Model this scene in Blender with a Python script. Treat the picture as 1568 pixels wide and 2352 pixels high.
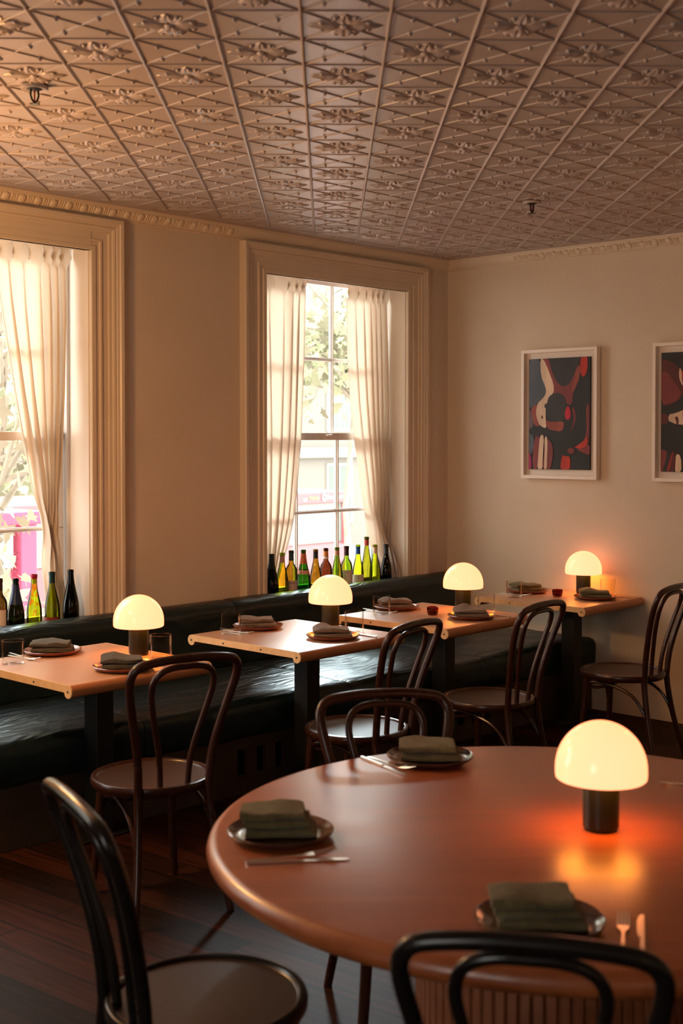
import bpy, bmesh, math, random
from math import sin, cos, pi, radians, sqrt, atan2
from mathutils import Vector, Matrix, noise
random.seed(7)
S = bpy.context.scene
for o in list(bpy.data.objects): bpy.data.objects.remove(o)
COL = S.collection

# ------------------------------------------------------------------ camera
CAMP = Vector((-6.7682, -5.1808, 1.68))
cam_d = bpy.data.cameras.new('camera'); cam = bpy.data.objects.new('camera', cam_d); COL.objects.link(cam)
S.camera = cam
FPX, PITCH, YAW, SY = 2876.46, radians(1.3817), radians(42.2652), 100.53
cam_d.sensor_fit = 'VERTICAL'; cam_d.sensor_height = 36.0; cam_d.sensor_width = 24.0
cam_d.lens = FPX / 2352 * 36.0
cam_d.shift_y = -SY / 2352
cam_d.clip_start = 0.05; cam_d.clip_end = 300
fw = Vector((cos(YAW)*cos(PITCH), sin(YAW)*cos(PITCH), -sin(PITCH)))
rt = Vector((sin(YAW), -cos(YAW), 0)); up = rt.cross(fw)
m = Matrix((rt, up, -fw)).transposed().to_4x4(); m.translation = CAMP
cam.matrix_world = m
cam_d.dof.use_dof = True; cam_d.dof.focus_distance = 6.6; cam_d.dof.aperture_fstop = 3.6

# ------------------------------------------------------------------ world, lights, exposure
S.view_settings.view_transform = 'Standard'; S.view_settings.look = 'None'
S.view_settings.gamma = 1.0; S.view_settings.use_curve_mapping = False
S.view_settings.exposure = 0.0
W = bpy.data.worlds.new('sky'); S.world = W; W.use_nodes = True
wn = W.node_tree.nodes; wl = W.node_tree.links
bg = wn['Background']; SKY = 7.8
tc = wn.new('ShaderNodeTexCoord'); sx = wn.new('ShaderNodeSeparateXYZ'); rp = wn.new('ShaderNodeValToRGB')
wl.new(tc.outputs['Generated'], sx.inputs[0]); wl.new(sx.outputs['Z'], rp.inputs[0])
rp.color_ramp.elements[0].position = 0.0; rp.color_ramp.elements[0].color = (0.95, 0.93, 0.88, 1)
rp.color_ramp.elements[1].position = 0.5; rp.color_ramp.elements[1].color = (1.0, 0.96, 0.92, 1)
wl.new(rp.outputs[0], bg.inputs['Color']); bg.inputs['Strength'].default_value = SKY

def light(kind, name, loc, energy, color, radius=0.05, **kw):
    d = bpy.data.lights.new(name, kind); d.energy = energy; d.color = color
    if kind == 'POINT' or kind == 'SPOT': d.shadow_soft_size = radius
    o = bpy.data.objects.new(name, d); COL.objects.link(o); o.location = loc
    for k, v in kw.items(): setattr(d, k, v)
    return o
sun = light('SUN', 'sun', (4, 6, 6), 7.0, (0.80, 0.94, 1.0), angle=radians(15))
sdir = Vector((1.05, 1.0, 0.80)).normalized()          # towards the sun
sun.rotation_euler = sdir.to_track_quat('Z', 'Y').to_euler()
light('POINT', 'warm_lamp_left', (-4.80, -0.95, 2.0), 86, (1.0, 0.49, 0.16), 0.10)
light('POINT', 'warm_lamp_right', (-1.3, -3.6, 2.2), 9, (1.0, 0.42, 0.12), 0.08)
light('POINT', 'warm_fill_back', (-6.5, -7.0, 1.6), 6, (1.0, 0.55, 0.28), 0.15)  # added warm fill behind the camera, no lamp stands there

# ------------------------------------------------------------------ materials
MATS = {}
def mat(name, col=(.5,.5,.5), rough=.5, metal=0, spec=.5, coat=0, trans=0, ior=1.45, emis=None, es=0, sheen=0, sss=0):
    if name in MATS: return MATS[name]
    M = bpy.data.materials.new(name); M.use_nodes = True; MATS[name] = M
    p = M.node_tree.nodes['Principled BSDF']
    p.inputs['Base Color'].default_value = (*col, 1); p.inputs['Roughness'].default_value = rough
    p.inputs['Metallic'].default_value = metal; p.inputs['Specular IOR Level'].default_value = spec
    p.inputs['Coat Weight'].default_value = coat; p.inputs['Transmission Weight'].default_value = trans
    p.inputs['IOR'].default_value = ior; p.inputs['Sheen Weight'].default_value = sheen
    if emis: p.inputs['Emission Color'].default_value = (*emis, 1); p.inputs['Emission Strength'].default_value = es
    return M
def nt(M): return M.node_tree.nodes, M.node_tree.links, M.node_tree.nodes['Principled BSDF']
def texmap(M, scale=(1,1,1), rot=(0,0,0), coord='Object'):
    n, l, p = nt(M)
    t = n.new('ShaderNodeTexCoord'); mp = n.new('ShaderNodeMapping')
    mp.inputs['Scale'].default_value = scale; mp.inputs['Rotation'].default_value = rot
    l.new(t.outputs[coord], mp.inputs[0]); return mp.outputs[0]
def varied(M, c1, c2, scale=5, detail=4, mapscale=(1,1,1), rot=(0,0,0), lo=.35, hi=.65, bump=0, bscale=None, rr=None, dist=0.0):
    n, l, p = nt(M)
    v = texmap(M, mapscale, rot)
    tx = n.new('ShaderNodeTexNoise'); tx.inputs['Scale'].default_value = scale; tx.inputs['Detail'].default_value = detail
    tx.inputs['Distortion'].default_value = dist
    l.new(v, tx.inputs['Vector'])
    r = n.new('ShaderNodeValToRGB'); r.color_ramp.elements[0].position = lo; r.color_ramp.elements[1].position = hi
    r.color_ramp.elements[0].color = (*c1, 1); r.color_ramp.elements[1].color = (*c2, 1)
    l.new(tx.outputs['Fac'], r.inputs[0]); l.new(r.outputs[0], p.inputs['Base Color'])
    if rr:
        mr = n.new('ShaderNodeMapRange'); mr.inputs['To Min'].default_value = rr[0]; mr.inputs['To Max'].default_value = rr[1]
        l.new(tx.outputs['Fac'], mr.inputs['Value']); l.new(mr.outputs[0], p.inputs['Roughness'])
    if bump:
        t2 = tx
        if bscale:
            t2 = n.new('ShaderNodeTexNoise'); t2.inputs['Scale'].default_value = bscale; t2.inputs['Detail'].default_value = 3
            l.new(v, t2.inputs['Vector'])
        b = n.new('ShaderNodeBump'); b.inputs['Strength'].default_value = bump; b.inputs['Distance'].default_value = .01
        l.new(t2.outputs['Fac'], b.inputs['Height']); l.new(b.outputs[0], p.inputs['Normal'])
    return M
wall_m = varied(mat('wall_paint', rough=.62, spec=.3), (.66,.55,.43), (.69,.575,.455), 3, bump=.06, bscale=140)
trim_m = varied(mat('trim_paint', rough=.34, spec=.5), (.66,.55,.42), (.69,.575,.445), 4, bump=.03, bscale=60)
ceil_m = varied(mat('ceiling_paint', rough=.36, spec=.5), (.38,.315,.29), (.42,.35,.32), 3, bump=.05, bscale=50)
sash_m = mat('sash_paint', (.86,.81,.76), .4)
reveal_m = mat('reveal_paint', (.76,.69,.61), .5)
teal_m = mat('outer_frame_paint', (.12,.2,.2), .5)
leather = mat('dark_leather', (.006,.0135,.017), .35, spec=.6)
leather.node_tree.nodes['Principled BSDF'].inputs['Specular Tint'].default_value=(.66,.86,.95,1)
def _lea():
    n,l,p = nt(leather)
    v = texmap(leather,(1,1,1),(0,0,0))
    w = n.new('ShaderNodeTexNoise'); w.inputs['Scale'].default_value = 3.2; w.inputs['Detail'].default_value = 2; w.inputs['Distortion'].default_value = 1.2
    mp = n.new('ShaderNodeMapping'); mp.inputs['Scale'].default_value = (1.0,4.5,1.0); mp.inputs['Rotation'].default_value=(0,0,radians(-38))
    l.new(v, mp.inputs[0]); l.new(mp.outputs[0], w.inputs['Vector'])
    f = n.new('ShaderNodeTexNoise'); f.inputs['Scale'].default_value = 220; l.new(v, f.inputs['Vector'])
    b = n.new('ShaderNodeBump'); b.inputs['Strength'].default_value = .5; b.inputs['Distance'].default_value = .03
    l.new(w.outputs['Fac'], b.inputs['Height'])
    b2 = n.new('ShaderNodeBump'); b2.inputs['Strength'].default_value = .12; b2.inputs['Distance'].default_value = .002
    l.new(f.outputs['Fac'], b2.inputs['Height']); l.new(b.outputs[0], b2.inputs['Normal']); l.new(b2.outputs[0], p.inputs['Normal'])
_lea()
def wood(name, c1, c2, rough, ang, scale=1.0, coat=0, c3=None):
    M = mat(name, rough=rough, coat=coat)
    n,l,p = nt(M)
    v0 = texmap(M, (1,1,1), (0,0,-ang)); m2 = n.new('ShaderNodeMapping'); m2.inputs['Scale'].default_value=(1.2*scale,11*scale,11*scale); l.new(v0,m2.inputs[0]); v=m2.outputs[0]
    tx = n.new('ShaderNodeTexNoise'); tx.inputs['Scale'].default_value = 1.6; tx.inputs['Detail'].default_value = 6; tx.inputs['Distortion'].default_value = .6
    l.new(v, tx.inputs['Vector'])
    r = n.new('ShaderNodeValToRGB'); r.color_ramp.elements[0].position=.3; r.color_ramp.elements[1].position=.7
    r.color_ramp.elements[0].color=(*c1,1); r.color_ramp.elements[1].color=(*c2,1)
    l.new(tx.outputs['Fac'], r.inputs[0]); l.new(r.outputs[0], p.inputs['Base Color'])
    mr = n.new('ShaderNodeMapRange'); mr.inputs['To Min'].default_value=rough-.06; mr.inputs['To Max'].default_value=rough+.08
    l.new(tx.outputs['Fac'], mr.inputs['Value']); l.new(mr.outputs[0], p.inputs['Roughness'])
    b = n.new('ShaderNodeBump'); b.inputs['Strength'].default_value=.05; b.inputs['Distance'].default_value=.004
    l.new(tx.outputs['Fac'], b.inputs['Height']); l.new(b.outputs[0], p.inputs['Normal'])
    return M
round_w = wood('orange_wood', (.29,.070,.020), (.385,.105,.030), .34, YAW - pi/2)
round_w.node_tree.nodes['Principled BSDF'].inputs['Specular IOR Level'].default_value=.8
round_w.node_tree.nodes['Principled BSDF'].inputs['Coat Weight'].default_value=.35; round_w.node_tree.nodes['Principled BSDF'].inputs['Coat Roughness'].default_value=.27
small_w = wood('peach_wood', (.50,.265,.155), (.57,.31,.185), .30, 0)
small_w.node_tree.nodes['Principled BSDF'].inputs['Specular IOR Level'].default_value=.85
roll_w = wood('roll_wood', (.40,.15,.06), (.48,.19,.08), .4, 0)
ply_w = wood('pale_plywood', (.62,.40,.20), (.74,.50,.27), .5, 0, 1.6)
chair_w = wood('bentwood_stain', (.034,.010,.005), (.040,.012,.006), .27, 0, .25)
chair_dark = wood('dark_bentwood_stain', (.007,.006,.006), (.009,.0075,.007), .25, 0, .25)
seat_w = wood('seat_veneer', (.040,.020,.012), (.055,.028,.017), .36, .3, .8)
base_w = varied(mat('bench_base_wood', rough=.6), (.030,.018,.010), (.042,.025,.014), 4)
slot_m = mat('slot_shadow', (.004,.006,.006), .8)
steel_m = mat('dark_steel', (.004,.006,.007), .5)
rod_m = mat('rod_steel', (.02,.02,.02), .35, metal=.6)
metal_m = mat('cutlery_metal', (.85,.78,.7), .3, metal=1)
plate_m = varied(mat('stoneware_glaze', rough=.17, coat=.2), (.16,.035,.018), (.24,.06,.03), 14)
plate_dk = varied(mat('dark_stoneware_glaze', rough=.13, coat=.3), (.05,.022,.016), (.09,.035,.022), 14)
cloth_m = varied(mat('olive_linen', rough=.95, spec=.1, sheen=.15), (.13,.108,.052), (.165,.138,.07), 60, bump=.25, bscale=400)
cloth_g = varied(mat('brown_grey_linen', rough=.95, spec=.1, sheen=.15), (.17,.12,.09), (.20,.145,.11), 60, bump=.25, bscale=400)
cloth_d = varied(mat('charcoal_linen', rough=.95, spec=.1, sheen=.15), (.058,.053,.042), (.075,.068,.053), 60, bump=.25, bscale=400)
white_f = varied(mat('white_frame_paint', rough=.45), (.85,.76,.68), (.88,.79,.71), 8)
mount_m = mat('picture_mount', (.78,.69,.62), .8)
stem_m = mat('lamp_stem_metal', (.014,.016,.011), .35, metal=.35)
brass_m = mat('aged_brass', (.12,.09,.05), .3, metal=.9)
glow_m = mat('glowing_opal_glass', (.9,.75,.5), .18, emis=(1.0, .42, .15), es=1.0)
def _glow():
    n,l,p = nt(glow_m)
    lw = n.new('ShaderNodeLayerWeight'); lw.inputs['Blend'].default_value = .28
    r = n.new('ShaderNodeValToRGB'); r.color_ramp.elements[0].position = .0; r.color_ramp.elements[0].color = (2.6,.77,.38,1)
    r.color_ramp.elements[1].position = .93; r.color_ramp.elements[1].color = (2.4,.42,.06,1)
    e = r.color_ramp.elements.new(.62); e.color = (2.6,.75,.33,1)
    l.new(lw.outputs['Facing'], r.inputs[0]); l.new(r.outputs[0], p.inputs['Emission Color'])
    p.inputs['Base Color'].default_value = (.35,.3,.22,1)
_glow()
diff_m = mat('lit_diffuser', (.8,.6,.4), .4, emis=(1.0,.29,.03), es=16)
def clear_glass(name, tint=(1,1,1), edge=(.85,.85,.85), strength=.35):
    M = bpy.data.materials.new(name); M.use_nodes = True; MATS[name] = M
    n = M.node_tree.nodes; l = M.node_tree.links
    for x in list(n): n.remove(x)
    o = n.new('ShaderNodeOutputMaterial'); t = n.new('ShaderNodeBsdfTransparent'); g = n.new('ShaderNodeBsdfGlossy')
    mx = n.new('ShaderNodeMixShader'); lw = n.new('ShaderNodeLayerWeight'); lw.inputs['Blend'].default_value = strength
    t.inputs[0].default_value = (*tint,1); g.inputs[0].default_value = (*edge,1); g.inputs['Roughness'].default_value = .03
    mm = n.new('ShaderNodeMath'); mm.operation='MULTIPLY'; mm.inputs[1].default_value=.45; l.new(lw.outputs['Fresnel'], mm.inputs[0])
    l.new(mm.outputs[0], mx.inputs[0]); l.new(t.outputs[0], mx.inputs[1]); l.new(g.outputs[0], mx.inputs[2]); l.new(mx.outputs[0], o.inputs[0])
    return M
pane_m = clear_glass('window_glass', (.97,.98,.97), (.8,.8,.8), .12)
tumbler_m = clear_glass('tumbler_glass', (.97,.97,.97), (1,1,1), .14)
def bottle_glass(name, tint, dark=.25):
    M = bpy.data.materials.new(name); M.use_nodes = True; MATS[name] = M
    n = M.node_tree.nodes; l = M.node_tree.links
    for x in list(n): n.remove(x)
    o = n.new('ShaderNodeOutputMaterial'); t = n.new('ShaderNodeBsdfTransparent'); g = n.new('ShaderNodeBsdfGlossy')
    mx = n.new('ShaderNodeMixShader'); lw = n.new('ShaderNodeLayerWeight'); lw.inputs['Blend'].default_value = .25
    f = n.new('ShaderNodeLayerWeight'); f.inputs['Blend'].default_value = .45
    r = n.new('ShaderNodeValToRGB'); r.color_ramp.elements[0].position = .25; r.color_ramp.elements[1].position = .95
    r.color_ramp.elements[0].color = (*tint,1); r.color_ramp.elements[1].color = (*[c*dark for c in tint],1)
    tcn = n.new('ShaderNodeTexCoord'); mp = n.new('ShaderNodeMapping'); mp.inputs['Scale'].default_value = (45,45,9)
    nz = n.new('ShaderNodeTexNoise'); nz.inputs['Scale'].default_value = 1; nz.inputs['Detail'].default_value = 2
    l.new(tcn.outputs['Object'], mp.inputs[0]); l.new(mp.outputs[0], nz.inputs['Vector'])
    mr = n.new('ShaderNodeMapRange'); mr.inputs['From Min'].default_value=.3; mr.inputs['From Max'].default_value=.7
    mr.inputs['To Min'].default_value=.72; mr.inputs['To Max'].default_value=1.08
    l.new(nz.outputs['Fac'], mr.inputs['Value'])
    mul = n.new('ShaderNodeMix'); mul.data_type='RGBA'; mul.blend_type='MULTIPLY'; mul.inputs[0].default_value = 1
    l.new(f.outputs['Facing'], r.inputs[0]); l.new(r.outputs[0], mul.inputs[6]); l.new(mr.outputs[0], mul.inputs[7])
    l.new(mul.outputs[2], t.inputs[0])
    g.inputs[0].default_value = (.9,.9,.9,1); g.inputs['Roughness'].default_value = .06
    l.new(lw.outputs['Fresnel'], mx.inputs[0]); l.new(t.outputs[0], mx.inputs[1]); l.new(g.outputs[0], mx.inputs[2]); l.new(mx.outputs[0], o.inputs[0])
    return M
BG = dict(yellow=bottle_glass('yellow_green_glass',(.68,.74,.11),.22), lime=bottle_glass('lime_green_glass',(.50,.68,.12),.3), green=bottle_glass('green_glass',(.10,.42,.06),.3),
          amber=bottle_glass('amber_glass',(.47,.47,.09),.22), olive=bottle_glass('olive_glass',(.50,.54,.07),.25), brown=bottle_glass('brown_glass',(.33,.22,.11),.3), dark=bottle_glass('blackish_glass',(.055,.07,.02),.3))
votive_m = bottle_glass('red_amber_glass',(.62,.14,.05),.5)
def flat(name, col, rough=.6, metal=0): return mat(name, col, rough, metal)
def curtain_mat():
    M = bpy.data.materials.new('sheer_linen'); M.use_nodes = True
    n = M.node_tree.nodes; l = M.node_tree.links
    for x in list(n): n.remove(x)
    o = n.new('ShaderNodeOutputMaterial'); d = n.new('ShaderNodeBsdfDiffuse'); t = n.new('ShaderNodeBsdfTranslucent'); tr = n.new('ShaderNodeBsdfTransparent')
    d.inputs[0].default_value = (.86,.79,.71,1); t.inputs[0].default_value = (.86,.77,.67,1); tr.inputs[0].default_value = (1,.97,.92,1)
    m1 = n.new('ShaderNodeMixShader'); m1.inputs[0].default_value = .52; m2 = n.new('ShaderNodeMixShader'); m2.inputs[0].default_value = .10
    tcn = n.new('ShaderNodeTexCoord'); mp = n.new('ShaderNodeMapping'); mp.inputs['Scale'].default_value = (30,30,400)
    nz = n.new('ShaderNodeTexNoise'); nz.inputs['Scale'].default_value = 1; l.new(tcn.outputs['Object'], mp.inputs[0]); l.new(mp.outputs[0], nz.inputs['Vector'])
    bp = n.new('ShaderNodeBump'); bp.inputs['Strength'].default_value = .12; bp.inputs['Distance'].default_value = .001; l.new(nz.outputs['Fac'], bp.inputs['Height'])
    l.new(bp.outputs[0], d.inputs['Normal'])
    l.new(d.outputs[0], m1.inputs[1]); l.new(t.outputs[0], m1.inputs[2]); l.new(m1.outputs[0], m2.inputs[1]); l.new(tr.outputs[0], m2.inputs[2]); l.new(m2.outputs[0], o.inputs[0])
    return M
curt_m = curtain_mat()
def leaf_mat(name, c, k=.5):
    M = bpy.data.materials.new(name); M.use_nodes = True
    n = M.node_tree.nodes; l = M.node_tree.links
    for x in list(n): n.remove(x)
    o = n.new('ShaderNodeOutputMaterial'); d = n.new('ShaderNodeBsdfDiffuse'); t = n.new('ShaderNodeBsdfTranslucent')
    g = n.new('ShaderNodeNewGeometry'); hs = n.new('ShaderNodeHueSaturation'); hs.inputs['Color'].default_value = (*c,1)
    mr = n.new('ShaderNodeMapRange'); mr.inputs['To Min'].default_value=.45; mr.inputs['To Max'].default_value=.54
    mv = n.new('ShaderNodeMapRange'); mv.inputs['To Min'].default_value=.55; mv.inputs['To Max'].default_value=1.35
    l.new(g.outputs['Random Per Island'], mr.inputs['Value']); l.new(mr.outputs[0], hs.inputs['Hue'])
    l.new(g.outputs['Random Per Island'], mv.inputs['Value']); l.new(mv.outputs[0], hs.inputs['Value'])
    l.new(hs.outputs[0], d.inputs[0]); l.new(hs.outputs[0], t.inputs[0])
    mx = n.new('ShaderNodeMixShader'); mx.inputs[0].default_value = k
    l.new(d.outputs[0], mx.inputs[1]); l.new(t.outputs[0], mx.inputs[2]); l.new(mx.outputs[0], o.inputs[0])
    return M

# ------------------------------------------------------------------ mesh helpers
class MB:
    def __init__(s): s.v=[]; s.f=[]; s.mi=[]
    def add(s, vs, fs, k=0, M=None):
        b=len(s.v)
        s.v += [tuple(M@Vector(v)) if M else tuple(v) for v in vs]
        for f in fs: s.f.append([i+b for i in f]); s.mi.append(k)
    def box(s, x0,y0,z0,x1,y1,z1,k=0,M=None):
        vs=[(x0,y0,z0),(x1,y0,z0),(x1,y1,z0),(x0,y1,z0),(x0,y0,z1),(x1,y0,z1),(x1,y1,z1),(x0,y1,z1)]
        s.add(vs,[(0,3,2,1),(4,5,6,7),(0,1,5,4),(1,2,6,5),(2,3,7,6),(3,0,4,7)],k,M)
    def lathe(s, prof, n=32, k=0, M=None, close=False, capb=True, capt=True):
        vs=[];fs=[];P=len(prof)
        for r,z in prof:
            for i in range(n): a=2*pi*i/n; vs.append((r*cos(a),r*sin(a),z))
        R = P if close else P-1
        for j in range(R):
            for i in range(n):
                a=j*n+i;b=j*n+(i+1)%n;c=((j+1)%P)*n+(i+1)%n;d=((j+1)%P)*n+i
                fs.append((a,b,c,d))
        if not close:
            if capb and prof[0][0]>1e-5: fs.append(tuple(reversed(range(n))))
            if capt and prof[-1][0]>1e-5: fs.append(tuple(range((P-1)*n,P*n)))
        s.add(vs,fs,k,M)
    def tube(s, pts, r, n=10, k=0, M=None, cap=True, flat=1.0):
        pts=[Vector(p) for p in pts]; R=r if isinstance(r,(list,tuple)) else [r]*len(pts)
        vs=[];fs=[]; L=len(pts)
        T=[(pts[min(i+1,L-1)]-pts[max(i-1,0)]).normalized() for i in range(L)]
        u=T[0].orthogonal().normalized()
        for i in range(L):
            u=(u-T[i]*u.dot(T[i])).normalized(); w=T[i].cross(u)
            for j in range(n):
                a=2*pi*j/n; vs.append(pts[i]+(u*cos(a)+w*sin(a)*flat)*R[i])
        for i in range(L-1):
            for j in range(n): fs.append((i*n+j,i*n+(j+1)%n,(i+1)*n+(j+1)%n,(i+1)*n+j))
        if cap: fs.append(tuple(reversed(range(n)))); fs.append(tuple(range((L-1)*n,L*n)))
        s.add(vs,fs,k,M)
    def prism(s, poly, z0, z1, k=0, M=None):
        n=len(poly); vs=[(x,y,z0) for x,y in poly]+[(x,y,z1) for x,y in poly]
        fs=[tuple(reversed(range(n))),tuple(range(n,2*n))]+[(i,(i+1)%n,(i+1)%n+n,i+n) for i in range(n)]
        s.add(vs,fs,k,M)
    def grid(s, fn, nu, nv, k=0, M=None, closeu=False):
        vs=[fn(i/nu,j/nv) for j in range(nv+1) for i in range(nu+1)]
        fs=[(j*(nu+1)+i,j*(nu+1)+i+1,(j+1)*(nu+1)+i+1,(j+1)*(nu+1)+i) for j in range(nv) for i in range(nu)]
        s.add(vs,fs,k,M)
    def build(s, name, mats, parent=None, smooth=True, bevel=0, seg=2, solid=0, sub=0, fixn=True):
        me=bpy.data.meshes.new(name); me.from_pydata(s.v,[],s.f)
        if not isinstance(mats,(list,tuple)): mats=[mats]
        for mm in mats: me.materials.append(mm)
        for p,k in zip(me.polygons,s.mi): p.material_index=k
        if fixn:
            b=bmesh.new(); b.from_mesh(me); bmesh.ops.recalc_face_normals(b,faces=b.faces[:]); b.to_mesh(me); b.free()
        if smooth:
            for p in me.polygons: p.use_smooth=True
        o=bpy.data.objects.new(name,me); COL.objects.link(o)
        if parent: o.parent=parent
        if smooth and not sub:
            try: me.set_sharp_from_angle(angle=radians(38))
            except Exception: pass
        if bevel:
            md=o.modifiers.new('b','BEVEL'); md.width=bevel; md.segments=seg; md.limit_method='ANGLE'; md.angle_limit=radians(40)
        if solid:
            md=o.modifiers.new('s','SOLIDIFY'); md.thickness=solid; md.offset=0
        if sub:
            md=o.modifiers.new('u','SUBSURF'); md.levels=sub; md.render_levels=sub
        return o
def tag(o, label=None, cat=None, group=None, kind=None):
    if label: o['label']=label
    if cat: o['category']=cat
    if group: o['group']=group
    if kind: o['kind']=kind
    return o
def empty(name, loc=(0,0,0), rz=0, label=None, cat=None, group=None, kind=None):
    o=bpy.data.objects.new(name,None); COL.objects.link(o); o.location=loc; o.rotation_euler=(0,0,rz); o.empty_display_size=.1
    return tag(o,label,cat,group,kind)
def copy_tree(o, loc=None, rz=None, label=None, parent=None, top=True):
    c=o.copy(); COL.objects.link(c)
    if parent: c.parent=parent
    for ch in list(o.children): copy_tree(ch,parent=c,top=False)
    if loc is not None: c.location=loc
    if rz is not None: c.rotation_euler=(0,0,rz)
    if label: c['label']=label
    return c
def struct(o): o['kind']='structure'; return o
AL=radians(-1.0879)
WM=Matrix.Rotation(AL,4,'Z') @ Matrix.Scale(-1,4,Vector((0,1,0)))   # local (s, off, z) -> world; off>0 is into the room
def wp(s,off,z): return WM@Vector((s,off,z))

# ------------------------------------------------------------------ room shell
HC=2.868; KC=(HC-1.68)/(2.9005-1.68)
b=MB(); b.box(-9.6,-8.6,-.12,0,.35,0)
floor_m = mat('dark_plank_floor', rough=.55, spec=.10)
def _floor():
    n,l,p=nt(floor_m); v=texmap(floor_m,(1,1,1),(0,0,radians(86)))
    br=n.new('ShaderNodeTexBrick'); br.inputs['Scale'].default_value=1; br.inputs['Brick Width'].default_value=1.9; br.inputs['Row Height'].default_value=.135
    br.inputs['Mortar Size'].default_value=.004; br.inputs['Color1'].default_value=(.050,.016,.008,1); br.inputs['Color2'].default_value=(.012,.006,.004,1); br.inputs['Mortar'].default_value=(.006,.004,.003,1)
    br.offset=.37; l.new(v,br.inputs['Vector'])
    mp=n.new('ShaderNodeMapping'); mp.inputs['Scale'].default_value=(1.5,22,1); l.new(v,mp.inputs[0])
    nz=n.new('ShaderNodeTexNoise'); nz.inputs['Scale'].default_value=2; nz.inputs['Detail'].default_value=6; l.new(mp.outputs[0],nz.inputs['Vector'])
    mx=n.new('ShaderNodeMix'); mx.data_type='RGBA'; mx.blend_type='MULTIPLY'; mx.inputs[0].default_value=.75
    cr=n.new('ShaderNodeValToRGB'); cr.color_ramp.elements[0].color=(.35,.33,.32,1); cr.color_ramp.elements[1].color=(1.5,1.4,1.3,1); cr.color_ramp.elements[0].position=.3; cr.color_ramp.elements[1].position=.7
    l.new(nz.outputs['Fac'],cr.inputs[0]); l.new(br.outputs['Color'],mx.inputs[6]); l.new(cr.outputs[0],mx.inputs[7]); l.new(mx.outputs[2],p.inputs['Base Color'])
    bp=n.new('ShaderNodeBump'); bp.inputs['Strength'].default_value=.25; bp.inputs['Distance'].default_value=.003; l.new(nz.outputs['Fac'],bp.inputs['Height']); l.new(bp.outputs[0],p.inputs['Normal'])
_floor()
struct(b.build('floor',floor_m,smooth=False))

WIN=[(-1.697,-.442),(-4.170,-2.915),(-6.643,-5.388)]
Z0,Z1=.70,2.74; TH=.26
b=MB()
xs=[-9.75]+[q for w in sorted(WIN) for q in w]+[.0]
for i in range(0,len(xs),2): b.box(xs[i],-TH,0,xs[i+1],0,HC,M=WM)
for a,c in WIN: b.box(a,-TH,0,c,0,Z0,M=WM); b.box(a,-TH,Z1,c,0,HC,M=WM)
struct(b.build('wall_north',wall_m,smooth=False))
b=MB(); b.box(0,-8.6,0,.25,.35,HC); struct(b.build('wall_east',wall_m,smooth=False))
WW=Matrix(((0,1,0,-9.6),(1,0,0,0),(0,0,1,0),(0,0,0,1)))    # local (s, off, z) on the west wall
WIN_ADDED=[(-5.55,-4.05)]  # unseen window, added to bring side daylight onto the east wall
b=MB(); ys=[-8.6,-5.55,-4.05,.35]
for i in range(0,4,2): b.box(-9.85,ys[i],0,-9.6,ys[i+1],HC)
for a,c in WIN_ADDED: b.box(-9.85,a,0,-9.6,c,Z0); b.box(-9.85,a,Z1,-9.6,c,HC)
struct(b.build('wall_west',wall_m,smooth=False))
b=MB(); b.box(-9.6,-8.85,0,0,-8.6,HC); struct(b.build('wall_south',wall_m,smooth=False))

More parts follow.
